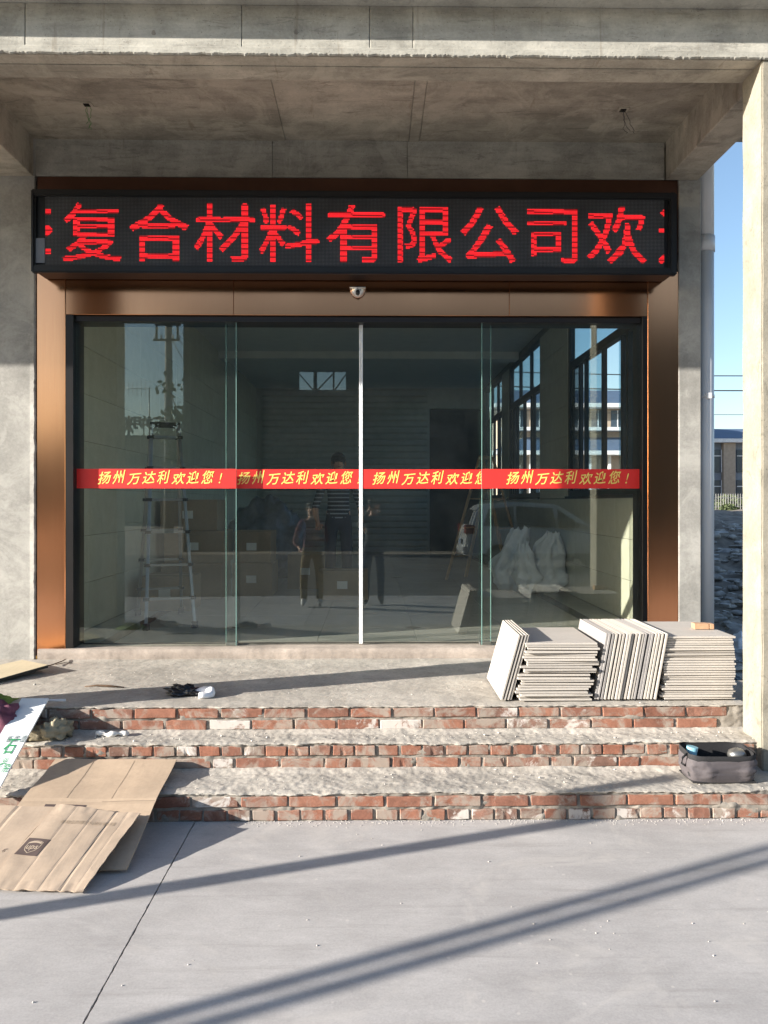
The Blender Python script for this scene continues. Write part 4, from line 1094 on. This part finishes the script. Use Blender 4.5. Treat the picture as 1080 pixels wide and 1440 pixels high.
ladder('telescopic_ladder', (PX(232, 7.6), 7.6, FZ), .34, 1.86, .50, 6, 'open aluminium telescopic ladder standing inside behind the left glass', 'alu', rz=.35)
ladder('wooden_stepladder', (PX(684, 11.2), 11.2, FZ), .42, 1.75, .5, 4, 'wooden stepladder inside behind the right glass', 'wood', .05, rz=.9)
def carton(x0, x1, y0, y1, z0, z1, label):
    e = empty('carton', ((x0+x1)/2, (y0+y1)/2, z0), label, 'box', 'cartons stacked inside the hall')
    m = MB(); m.box(x0, x1, y0, y1, z0, z1); m.build('box_body', M['kraft_dark'], e, bevel=.006)
    m = MB(); m.box(x0 + .02, x1 - .02, (y0+y1)/2 - .03, (y0+y1)/2 + .03, z1, z1 + .0015); m.build('tape', M['print_buff'], e)
    m = MB(); m.box((x0+x1)/2 - .07, (x0+x1)/2 + .05, y0 - .002, y0, (z0+z1)/2 - .04, (z0+z1)/2 + .05); m.build('label', M['paper'], e)
cb = [(-2.40, -1.88, 8.3, 8.8, 0, .36, 'low front carton in the left corner inside'), (-2.45, -1.75, 9.3, 9.9, 0, .42, 'bottom carton of the tall pile behind the ladder'), (-2.42, -1.72, 9.32, 9.9, .42, .80, 'middle carton of the tall pile behind the ladder'),
      (-2.46, -1.80, 9.3, 9.88, .80, 1.16, 'top carton of the tall pile behind the ladder'), (-1.68, -1.2, 9.6, 10.2, 0, .40, 'short carton right of the tall pile inside'), (-1.66, -1.22, 9.62, 10.2, .40, .78, 'carton on top of the short one right of the tall pile'),
      (-1.1, -.62, 10.4, 11, 0, .45, 'carton farther back beside the wrapped goods'), (-.62, -.05, 9.2, 9.6, 0, .34, 'carton standing low behind the standing man')]
for a in cb: carton(a[0], a[1], a[2], a[3], FZ + a[4], FZ + a[5] - .002, a[6])
m = MB(); m.lump((-1.55, 12.2, FZ + .5), (.55, .4, .62), .35, 2.0, 31, 40, 28, flat=FZ + .005); m.build('wrapped_goods', M['screen' if False else 'white_film'], label='goods wrapped in bluish clear plastic at the back of the hall', cat='package')
M['wrap'] = simple('dusty_wrap', (.16, .18, .22), .4, 0, var=.3, scale=8)
bpy.data.objects['wrapped_goods'].data.materials[0] = M['wrap']
for i, (x, y, r, hh, lb) in enumerate(((PX(716, 10.2), 10.2, .21, .78, 'left'), (PX(742, 9.9), 9.9, .14, .60, 'small middle'), (PX(768, 10.0), 10.0, .21, .74, 'right'))):
    e = empty('woven_sack', (x, y, FZ), lb + ' white woven sack standing on the hall floor at right', 'sack', 'white woven sacks inside')
    m = MB(); m.smooth = True
    def f(u, v, x=x, y=y, r=r, hh=hh, i=i):
        a = u * 2 * math.pi; prof_ = 1.0 - .55 * smooth(.5, .95, v) - .1 * math.sin(v * 12 + i)
        rad = r * prof_ * (min(1, v * 8) ** .4 if v < .125 else 1)
        sq = 1 / max(abs(math.cos(a)), abs(math.sin(a))) ** .55
        k = sq * (1 + .38 * fbm(math.cos(a) * 2.2 + i * 5, math.sin(a) * 2.2, v * 3, 4) + .05 * math.sin(a * 9 + i) * smooth(.4, .8, v))
        lean_ = (.16, -.05, .10)[i] * v * v
        return (x + rad * k * math.cos(a) + lean_, y + rad * k * math.sin(a) * .75 + .04 * v, FZ + hh * (v + .13 * v * nz(a * 2.5, v * 2, i) + .0) if v > .05 else FZ + .002)
    m.grid(f, 48, 40); m.build('sack_body', M['woven'], e)
    m = MB(); m.tube([(x + .05 * math.cos(t) + (.16, -.05, .10)[i] * .74, y + .04 * math.sin(t) + .035, FZ + hh * .86) for t in [k * math.pi / 4 for k in range(9)]], .008, 6, False); m.build('tie', M['black_film'], e)
# ================================================================== PEOPLE
def skin_fig(name, joints, edges, mats, parent, root):
    names = list(joints); idx = {n: i for i, n in enumerate(names)}
    me = bpy.data.meshes.new(name); me.from_pydata([joints[n][0] for n in names], [(idx[a], idx[b]) for a, b, _ in edges], [])
    o = bpy.data.objects.new(name, me); col.objects.link(o)
    o.modifiers.new('s', 'SKIN'); sv = me.skin_vertices[0].data
    for i, n in enumerate(names):
        r_ = joints[n][1]; sv[i].radius = r_ if isinstance(r_, tuple) else (r_, r_); sv[i].use_root = (n == root)
    sub = o.modifiers.new('d', 'SUBSURF'); sub.levels = 2; sub.render_levels = 2
    bpy.context.view_layer.update(); dg = bpy.context.evaluated_depsgraph_get()
    nm = bpy.data.meshes.new_from_object(o.evaluated_get(dg)); bpy.data.objects.remove(o)
    mlist = []
    for _, _, k in edges:
        if k not in mlist: mlist.append(k)
    nm.materials.clear()
    for k in mlist: nm.materials.append(mats[k])
    segs = [(Vector(joints[a][0]), Vector(joints[b][0]), mlist.index(k)) for a, b, k in edges]
    for p in nm.polygons:
        c = p.center; best = (9e9, 0)
        for a, b, k in segs:
            d = b - a; t = max(0, min(1, (c - a).dot(d) / max(1e-9, d.dot(d)))); dd = (c - a - d * t).length
            if dd < best[0]: best = (dd, k)
        p.material_index = best[1]; p.use_smooth = True
    nm.name = name
    return nm
def person(loc, H, face, hands, label, mats, hairlong=False, feet_w=.11, stride=0):
    # face: angle of facing (0 = +Y). hands: (left xyz, right xyz) in local coordinates, elbow bends outwards
    k = H / 1.72; e = empty('person', loc, label, 'person')
    J = {}; E = []
    def j(n, x, y, z, r_): J[n] = ((x * k, y * k, z * k), (r_[0] * k, r_[1] * k) if isinstance(r_, tuple) else r_ * k)
    j('pelvis', 0, 0, .93, (.155, .11)); j('waist', 0, 0, 1.08, (.135, .10)); j('chest', 0, .01, 1.28, (.165, .11)); j('neckb', 0, -.01, 1.43, (.075, .065)); j('neck', 0, 0, 1.50, .052)
    j('head', 0, .015, 1.59, (.072, .088)); j('crown', 0, .0, 1.665, (.062, .075))
    E += [('pelvis', 'waist', 'top'), ('waist', 'chest', 'top'), ('chest', 'neckb', 'top'), ('neckb', 'neck', 'skin'), ('neck', 'head', 'skin'), ('head', 'crown', 'hair')]
    for s_, t in ((-1, 'l'), (1, 'r')):
        sh = Vector((s_ * .17, 0, 1.39)); hd = Vector(hands[0 if s_ < 0 else 1])
        d = hd - sh; L = min(d.length, .52); mid = sh + d * .5; bend = math.sqrt(max(.0001, .275 ** 2 - (d.length / 2) ** 2)) if d.length < .55 else 0
        el = mid + Vector((s_ * .55, -.1, -.83)).normalized() * bend
        j('sh' + t, *sh, .062); j('el' + t, *el, .045); j('wr' + t, *hd, .029)
        E += [('chest', 'sh' + t, 'top'), ('sh' + t, 'el' + t, 'top'), ('el' + t, 'wr' + t, 'sleeve')]
        fd = (hd - el).normalized(); side_ = fd.cross(Vector((0, 1, 0) if abs(fd.y) < .8 else (0, 0, 1))).normalized()
        pc = hd + fd * .07; j('palm' + t, *pc, (.034, .018)); E.append(('wr' + t, 'palm' + t, 'skin'))
        nrm = side_.cross(fd)
        for q in range(4):
            b = pc + fd * .02 + side_ * (q - 1.5) * .021; tip = b + fd * (.05, .062, .058, .044)[q] + nrm * .022
            j('f%d%s' % (q, t), *b, .009); j('g%d%s' % (q, t), *tip, .0075); E += [('palm' + t, 'f%d%s' % (q, t), 'skin'), ('f%d%s' % (q, t), 'g%d%s' % (q, t), 'skin')]
        b = pc - side_ * .045; j('th' + t, *b, .010); j('tt' + t, *(b + fd * .03 - side_ * .012), .008); E += [('palm' + t, 'th' + t, 'skin'), ('th' + t, 'tt' + t, 'skin')]
        st = stride * s_
        j('hip' + t, s_ * .09, 0, .86, .088); j('kn' + t, s_ * feet_w, .02 + st * .5, .49, .072); j('an' + t, s_ * feet_w, -.02 + st, .10, .058); j('to' + t, s_ * (feet_w + .015), .13 + st, .035, (.042, .03)); 
        E += [('pelvis', 'hip' + t, 'legs'), ('hip' + t, 'kn' + t, 'legs'), ('kn' + t, 'an' + t, 'legs'), ('an' + t, 'to' + t, 'shoe')]
    me = skin_fig('body', J, E, mats, e, 'pelvis')
    o = bpy.data.objects.new('body', me); col.objects.link(o); o.parent = e
    hb = MB(); hb.smooth = True
    hb.lump((0, -.015 * k, 1.645 * k), (.088 * k, .103 * k, .085 * k), .05, 4, 3, 28, 20)
    hb.v = [(v[0], v[1] - max(0, v[1]) * (.55 if v[2] < 1.66 * k else .0), v[2]) for v in hb.v]
    if hairlong: hb.lump((0, -.06 * k, 1.54 * k), (.085 * k, .06 * k, .14 * k), .05, 4, 5, 20, 14)
    def loc_build(m_, nm, mt):
        me_ = bpy.data.meshes.new(nm); me_.from_pydata(m_.v, [], m_.f); me_.materials.append(mt)
        me_.polygons.foreach_set('use_smooth', m_.sm); oo = bpy.data.objects.new(nm, me_); col.objects.link(oo); oo.parent = e; return oo
    loc_build(hb, 'hair', mats['hair'])
    fm = MB(); fm.smooth = True; fm.lump((0, .112 * k, 1.585 * k), (.013 * k, .022 * k, .024 * k), 0, 1, 0, 10, 8); loc_build(fm, 'nose', mats['skin'])
    for s_ in (-1, 1):
        fm = MB(); fm.lump((s_ * .03 * k, .098 * k, 1.61 * k), (.013 * k, .008 * k, .007 * k), 0, 1, 0, 10, 6); loc_build(fm, 'eye', M['dark_lens'])
        fm = MB(); fm.lump((s_ * .082 * k, -.0 * k, 1.59 * k), (.01 * k, .018 * k, .03 * k), 0, 1, 0, 10, 8); loc_build(fm, 'ear', mats['skin'])
    fm = MB(); fm.lump((0, .098 * k, 1.548 * k), (.024 * k, .008 * k, .006 * k), 0, 1, 0, 12, 6); loc_build(fm, 'mouth', M['maroon'])
    e.rotation_euler = (0, 0, face); return e
PM = lambda top, legs, shoe, sleeve=None: dict(top=M[top], legs=M[legs], shoe=M[shoe], sleeve=M[sleeve or top], skin=M['skin'], hair=M['hair'])
person((PX(476, 9.6), 9.6, FZ), 1.72, math.pi + .1, ((-.27, .06, .88), (.26, .1, .92)), 'man inside in a dark shirt with pale stripes, seen through the glass', PM('stripes', 'denim', 'shoe_black', 'skin'), feet_w=.10)
person((-.955, -.17, 0), 1.66, 0, ((-.20, .16, .98), (.12, .24, 1.12)), 'person in maroon jacket and olive trousers reflected in the left sliding glass', PM('maroon', 'trouser_brown', 'shoe_white'), hairlong=True, feet_w=.13)
person((.02, -.42, 0), 1.72, -.02, ((-.085, .30, 1.50), (.085, .30, 1.50)), 'person in dark clothes raising a phone, reflected beside the door seam', PM('dark_jacket', 'denim', 'shoe_black'), feet_w=.12)
m = MB(); m.box(-.038, .042, -.034, -.026, 1.555, 1.715); m.build('phone', M['dark_lens'], bevel=.004, label='black phone held up at eye height by the photographer', cat='phone')

# ================================================================== ACROSS THE YARD (seen mirrored in the glass)
m = MB(); m.tube([(-5.5, 1.80, -.05), (-5.5, 1.80, 2.32)], .052, 14); m.build('lamp_post', M['pole_conc'], label='slim grey post standing left of the steps, its shadow across the yard', cat='post')
for i, (dx, dy, lb) in enumerate(((0, .0, 'right'), (-.0, .108, 'left'))):  # unseen poles, added only for the double shadow they cast
    m = MB(); b = Vector((-6.5 + dx, -.30 + dy, -.02)); t_ = b + Vector((-.34, .235, 1)) * 3.4
    m.tube([b, t_], [.037, .032], 12); m.build('shadow_pole', M['wood_pole'], label=lb + ' of two unseen leaning poles added to cast the double shadow on the yard', cat='pole', group='added unseen leaning poles')
SH = empty('metal_shed', (8, -14, 0), 'grey green sided shed across the yard, mirrored in the glass', 'shed')
SY = -14.0; XS0, XS1 = -6.2, 24
for k in range(39):
    z0_ = .02 + k * .198
    spans = [(XS0, XS1)]
    if 5.33 < z0_ + .1 < 5.95: spans = [(XS0, -2.45), (-.84, XS1)]
    for a, b in spans:
        m = MB(); m.add([(x, y, z) for x in (a, b) for (y, z) in ((SY, z0_), (SY - .05, z0_), (SY - .05, z0_ + .198), (SY - .028, z0_ + .198))], [(0, 1, 2, 3)[::-1], (4, 5, 6, 7), (0, 3, 7, 4), (0, 4, 5, 1), (1, 5, 6, 2), (2, 6, 7, 3)])
        m.build('siding_board', M['siding'], SH)
for x in (-2.45, -1.92, -1.86, -1.28, -.84):
    m = MB(); m.box(x - .03, x + .03, SY - .12, SY - .06, 5.3, 6.0); m.build('opening_post', M['steel_dark'], SH)
for a, b in (((-2.42, 5.9), (-1.95, 5.36)), ((-1.83, 5.36), (-1.31, 5.9)), ((-1.25, 5.36), (-.87, 5.9))):
    m = MB(); m.bar((a[0], SY - .09, a[1]), (b[0], SY - .09, b[1]), .04); m.build('brace', M['steel_dark'], SH)
m = MB(); m.box(XS0, XS0 + .15, SY - .3, SY + .02, 0, 7.72); m.build('corner_post', M['steel_dark'], SH)
m = MB(); m.box(XS0 - .1, XS1, SY - .4, SY + .08, 7.70, 7.80); m.build('eave', M['steel_dark'], SH)
m = MB(); m.box(XS0, XS1, SY - .28, SY - .2, 0, .8); m.build('plinth', M['far_wall'], SH)
# low factory with roof letters
FA = empty('low_factory', (-18, -54, 0), 'low factory with big characters along its roof, mirrored at upper left', 'building')
m = MB(); m.box(-40, -9, -64, -54, 0, 6.9); m.build('factory_wall', M['far_wall'], FA)
m = MB(); m.box(-40.2, -8.8, -64.2, -53.8, 6.9, 7.15); m.build('roof', M['steel_dark'], FA)
m = MB(); m.box(-15.6, -14.2, -58, -55, 7.15, 8.3); m.build('roof_hut', M['far_wall'], FA)
for i in range(8):
    m = MB(); m.box(-38 + i * 3.6, -36 + i * 3.6, -54.0, -53.95, 3.9, 5.6); m.build('window', M['far_glass'], FA)
for k, ch in enumerate('久运塑料'):
    m = MB(); xc = PX(256 - 27 * k, 66.7); put_text(m, ch, (xc + .85, -54.1, 7.3), (-1.75, 0, 0), (0, 0, 1.75), offset=.02)
    n_ = len(m.v); vs = list(m.v); fs = list(m.f); m.v = vs + [(a, b - .1, c) for a, b, c in vs]; m.f = fs + [[i + n_ for i in f][::-1] for f in fs]; m.m = m.m * 2; m.sm = m.sm * 2
    m.build('roof_character', M['steel_dark'], FA)
    m = MB(); m.box(xc, xc + .08, -54.3, -54.2, 7.1, 8.4); m.build('letter_stay', M['steel_dark'], FA)
UP = empty('utility_pole', (-10.6, -30, 0), 'concrete utility pole with two crossarms, mirrored at upper left', 'pole')
ux = -10.75; m = MB(); m.tube([(ux, -30, 0), (ux, -30, 12.5)], [.26, .17], 14); m.build('pole_shaft', M['pole_conc'], UP)
for z_, hw in ((10.9, .62), (10.1, .62), (9.95 + .65, 0)):
    if hw: m = MB(); m.box(ux - hw - (.1 if z_ < 10.5 else 0), ux + hw + (.1 if z_ > 10.5 else 0), -29.75, -29.65, z_, z_ + .1); m.build('crossarm', M['steel_dark'], UP)
m = MB(); m.box(ux - .6, ux - .5, -29.75, -29.66, 10.2, 10.9); m.box(ux + .5, ux + .6, -29.75, -29.66, 10.2, 10.9); m.build('crossarm_strut', M['steel_dark'], UP)
for k in range(4):
    m = MB(); x = ux + (-.62, -.3, .3, .62)[k]; m.tube([(x, -29.7, 10.2), (x, -29.7, 10.42)], .06, 8); m.build('insulator', M['far_white'], UP)
for k in range(3):
    pts = [Vector((ux + .3 + .25 * k + t * (3.2 + k), -29.6, 10.1 - t * 2.2 - 1.2 * math.sin(t * 3.1) + .2 * k)) for t in [i / 12 for i in range(13)]]
    m = MB(); m.tube(pts, .02, 5); m.build('drop_cable', M['wire'], UP)
AN = empty('roof_antenna', (-19.2, -54, 7.1), 'thin television antenna on the factory roof, mirrored at upper left', 'antenna')
ax_ = -18.6
m = MB(); m.tube([(ax_, -54.6, 7.1), (ax_, -54.6, 11.2)], .05, 8); m.build('mast', M['alu'], AN)
m = MB(); m.tube([(ax_ + .2, -54.6, 11.1), (ax_ - 2.2, -54.6, 11.1)], .03, 6); m.build('boom', M['alu'], AN)
for k in range(6):
    m = MB(); x = ax_ - .3 - k * .36; m.tube([(x, -54.6, 10.4 + .04 * k), (x, -54.6, 11.8 - .04 * k)], .022, 6); m.build('element', M['alu'], AN)
def tree(name, base, hgt_, crown_r, nleaf, label, seed, leafs=.16, catg='tree'):
    rr = random.Random(seed); e = empty(name, base, label, catg); B = Vector(base)
    m = MB(); tips = []
    m.tube([B, B + Vector((.05, 0, hgt_ * .3)), B + Vector((-.05, .05, hgt_ * .62))], [.035 * hgt_ * .5, .028 * hgt_ * .5, .012 * hgt_ * .5], 10)
    for k in range(14):
        z_ = hgt_ * rr.uniform(.3, .62); a = rr.uniform(0, 6.28); L = crown_r * rr.uniform(.5, 1); s_ = B + Vector((0, 0, z_)); t_ = s_ + Vector((math.cos(a) * L, math.sin(a) * L, rr.uniform(.1, .38) * hgt_))
        m.tube([s_, (s_ + t_) / 2 + Vector((0, 0, -.08)), t_], [.012 * hgt_ * .5, .008 * hgt_ * .5, .003 * hgt_ * .5], 6); tips.append((s_ + t_) / 2); tips.append(t_)
    m.build('trunk', M['bark'], e)
    m = MB()
    for i in range(nleaf):
        c = rr.choice(tips) + Vector((rr.gauss(0, .28), rr.gauss(0, .28), rr.gauss(0, .22))) * crown_r * .7
        a = Vector((rr.gauss(0, 1), rr.gauss(0, 1), rr.gauss(0, 1))).normalized() * leafs; b = a.cross(Vector((rr.gauss(0, 1), rr.gauss(0, 1), rr.gauss(0, 1)))).normalized() * leafs * .55
        m.add([c - a, c + b, c + a, c - b], [(0, 1, 2, 3)])
    m.build('crown', M['leaf'], e, kind='stuff')
tree('yard_tree', (-8.3, -24.5, 0), 7.6, 1.5, 900, 'sparse tree beside the shed corner, mirrored at upper left', 4)

# parked car (mirrored in the right glass)
CR = empty('parked_car', (4.4, -7.6, 0), 'white hatchback, paint darkened for shade, parked across the yard, mirrored in the right glass', 'car')
CX0, CYC = 2.25, -7.55
prof = [(0, .42), (0, .62), (.03, .98), (.10, 1.08), (.22, 1.42), (.42, 1.60), (1.2, 1.66), (2.2, 1.60), (2.95, 1.12), (3.9, .95), (4.18, .78), (4.22, .45), (4.1, .30)]
bot = [(4.1, .28), (0.05, .28)]
def car_section(hw_low, hw_top):
    m = MB(); P = prof + [(.08, .30)]
    n_ = len(P); rows = []
    for s_ in (-1, 1):
        rows.append([(CX0 + x, CYC + s_ * (hw_low - (max(0, z - .98) * (hw_low - hw_top) / .68)), z) for x, z in P])
    vs = rows[0] + rows[1]; fs = [tuple(range(n_)), tuple(range(2 * n_ - 1, n_ - 1, -1))] + [(i, i + n_, (i + 1) % n_ + n_, (i + 1) % n_) for i in range(n_)]
    m.add(vs, fs); return m
car_section(.86, .66).build('car_body', M['car_white'], CR, bevel=.05, seg=3)
for s_ in (-1, 1):
    m = MB(); y = lambda z: CYC + s_ * (.86 - max(0, z - .98) * .2 / .68 + .006)
    for P in ([(.42, 1.08), (.55, 1.48), (1.15, 1.55), (1.15, 1.06)], [(1.22, 1.06), (1.22, 1.55), (2.1, 1.50), (2.15, 1.04)], [(2.22, 1.04), (2.2, 1.49), (2.72, 1.12), (2.7, 1.03)]):
        m = MB(); vs = [(CX0 + x, y(z), z) for x, z in P] + [(CX0 + x, y(z) - s_ * .004, z) for x, z in P]; m.add(vs, [(0, 1, 2, 3), (7, 6, 5, 4), (0, 4, 5, 1), (1, 5, 6, 2), (2, 6, 7, 3), (3, 7, 4, 0)]); m.build('side_window', M['car_glass'], CR)
    m = MB(); m.box(CX0 + .3, CX0 + 3.9, CYC + s_ * .865 - .01, CYC + s_ * .865 + .01, .30, .42); m.build('sill_trim', M['car_trim'], CR)
    m = MB(); m.box(CX0 - .015, CX0 + .22, CYC + s_ * .76 - .11, CYC + s_ * .76 + .11, .88, 1.10); m.build('tail_lamp', M['car_red'], CR, bevel=.02)
    for wx in (.78, 3.4):
        m = MB(); m.tube([(CX0 + wx, CYC + s_ * .70, .32), (CX0 + wx, CYC + s_ * .885, .32)], .32, 28); w_ = m.build('tyre', M['rubber'], CR, bevel=.02)
        m = MB(); m.tube([(CX0 + wx, CYC + s_ * .87, .32), (CX0 + wx, CYC + s_ * .892, .32)], .21, 20); m.build('rim', M['alu'], CR)
m = MB(); m.add([(CX0 + .075, CYC - .6, 1.10), (CX0 + .075, CYC + .6, 1.10), (CX0 + .215, CYC + .52, 1.46), (CX0 + .215, CYC - .52, 1.46)], [(0, 1, 2, 3)]); m.add([(CX0 + .25, CYC - .6, 1.10), (CX0 + .25, CYC + .6, 1.10), (CX0 + .3, CYC + .52, 1.46), (CX0 + .3, CYC - .52, 1.46)], [(3, 2, 1, 0)]); m.build('rear_window', M['car_glass'], CR)
m = MB(); m.box(CX0 - .05, CX0 + .12, CYC - .84, CYC + .84, .36, .60); m.build('rear_bumper', M['car_white'], CR, bevel=.04, seg=2)
m = MB(); m.box(CX0 - .056, CX0 - .05, CYC - .22, CYC + .22, .62, .74); m.build('number_plate', M['roof_blue'], CR)

# ================================================================== FAR SIDE, EAST
def far_building(name, x0, x1, y0, y1, h1, label, wallm, tiers):
    e = empty(name, ((x0+x1)/2, y0, 0), label, 'building')
    m = MB(); m.box(x0, x1, y0, y1, 0, h1); m.build('wall', M[wallm], e)
    for z_, ov, rh in tiers:
        m = MB(); m.box(x0 - ov, x1 + ov, y0 - ov, y0 + .0 if z_ < h1 - .1 else y1 + ov, z_ - .28, z_); m.build('eave', M['far_white'], e)
        m = MB(); m.add([(x0 - ov, y0 - ov, z_ + .002), (x1 + ov, y0 - ov, z_ + .002), (x1 - ov, y0 + (3.5 if z_ > h1 - .1 else -.01), z_ + rh), (x0 + ov, y0 + (3.5 if z_ > h1 - .1 else -.01), z_ + rh)] + ([(x0 - ov, y1 + ov, z_ + .002), (x1 + ov, y1 + ov, z_ + .002)] if z_ > h1 - .1 else []),
            [(0, 1, 2, 3)] + ([(3, 2, 5, 4), (0, 3, 4), (1, 5, 2)] if z_ > h1 - .1 else []))
        m.build('roof', M['roof_blue'], e)
    return e
# lower wing seen in the gap beside the pillar
B1 = far_building('office_wing', 21.5, 44, 60, 70, 6.35, 'low office wing with blue roof seen between drainpipe and pillar', 'far_grey', [(6.4, .7, 1.1)])
for i in range(12):
    x = 22.3 + i * 1.75
    for z0_, z1_ in ((1.6, 3.3), (3.9, 5.6)):
        m = MB(); m.box(x, x + 1.15, 59.93, 60.02, z0_, z1_); wf = m.build('window', M['far_glass'], B1)
        m = MB(); m.box(x + .54, x + .61, 59.9, 59.94, z0_, z1_); m.box(x, x + 1.15, 59.9, 59.935, z1_ - .5, z1_ - .43); m.build('window_bar', M['far_white'], wf)
for x in (26.4, 33.4): 
    m = MB(); m.box(x, x + .9, 59.6, 59.99, 0, 6.1); m.build('pier', M['far_beige'], B1)
m = MB(); m.box(28.9, 29.2, 59.5, 59.9, 0, 6.1); m.build('white_pillar', M['far_white'], B1)
m = MB(); m.box(21.5, 44, 59.4, 59.99, .9, 1.35); m.build('ledge', M['far_beige'], B1)
# two-tier house seen through the hall windows
B2 = far_building('tiered_roof_house', 9.5, 20.8, 56, 66, 8.4, 'two storey house with two blue roof tiers seen through the hall windows', 'far_beige', [(8.5, 1.0, 1.5), (5.2, 1.2, 1.0)])
m = MB(); m.box(9, 21.2, 55.1, 55.98, 6.62, 6.85); m.build('balcony_edge', M['far_white'], B2)
for i in range(8):
    x = 9.9 + i * 1.38
    for z0_, z1_ in ((6.9, 8.1), (1.2, 3.9)):
        m = MB(); m.box(x, x + .95, 55.93, 56.02, z0_, z1_); wf = m.build('window', M['far_glass'], B2)
        m = MB(); m.box(x + .44, x + .50, 55.9, 55.94, z0_, z1_); m.build('window_bar', M['far_white'], wf)
for i in range(9):
    m = MB(); x = 9.6 + i * 1.38; m.box(x, x + .18, 55.5, 55.7, 0, 4.9); m.build('porch_post', M['far_white'], B2)
# another house further north, visible through the far windows
# picket fence
FN = empty('picket_fence', (20, 46, 1.1), 'pale metal picket fence in front of the far office wing', 'fence')
m = MB(); fz = 1.12
for i in range(150):
    pass
for z_ in (fz + .25, fz + .75):
    m = MB(); m.box(14, 34, 46.0, 46.04, z_, z_ + .05); m.build('rail', M['fence_grey'], FN)
pm = None
for i in range(140):
    x = 14.05 + i * .143
    if pm is None:
        m = MB(); m.add([(-.018, -.01, 0), (.018, -.01, 0), (.018, .01, 0), (-.018, .01, 0), (-.018, -.01, .95), (.018, -.01, .95), (.018, .01, .95), (-.018, .01, .95), (0, 0, 1.05)], [(0, 1, 5, 4), (1, 2, 6, 5), (2, 3, 7, 6), (3, 0, 4, 7), (4, 5, 8), (5, 6, 8), (6, 7, 8), (7, 4, 8)])
        pm = bpy.data.meshes.new('picket'); pm.from_pydata(m.v, [], m.f); pm.materials.append(M['fence_grey'])
    link_mesh('picket', pm, (x, 45.97, fz), FN)
for i, (x, y, r, lb) in enumerate(((21.3, 47.5, 1.3, 'round shrub behind the picket fence by the drainpipe'), (24.0, 48, 1.5, 'taller shrub behind the picket fence near the pillar'), (20.0, 44.5, .6, 'low weeds in front of the picket fence'), (17.5, 47.8, 1.2, 'dusty shrub at the left of the picket fence'))):
    rr = random.Random(i); m = MB()
    for k in range(1300):
        d = Vector((rr.gauss(0, 1), rr.gauss(0, 1), abs(rr.gauss(0, 1)))).normalized() * r * rr.uniform(.45, 1.05); c = Vector((x, y, 1.0)) + Vector((d.x, d.y * .7, d.z * .85))
        a = Vector((rr.gauss(0, 1), rr.gauss(0, 1), rr.gauss(0, 1))).normalized() * .09; b = a.cross(Vector((rr.gauss(0, 1), rr.gauss(0, 1), rr.gauss(0, 1)))).normalized() * .05
        m.add([c - a, c + b, c + a, c - b], [(0, 1, 2, 3)])
    m.build('shrub', M['leaf'], label=lb, cat='shrub')
# overhead cables
for i, (z_, r_) in enumerate(((9.0, .03), (8.2, .035), (6.9, .015))):
    m = MB(); m.tube([(2 + 50 * t, 44 - 3 * t, z_ - .9 * math.sin(t * 3.14) + .8 * t) for t in [k / 24 for k in range(25)]], r_, 5)
    m.build('overhead_cable', M['wire'], label=('upper', 'middle', 'lowest thin')[i] + ' overhead cable crossing the sky beside the pillar', cat='cable')
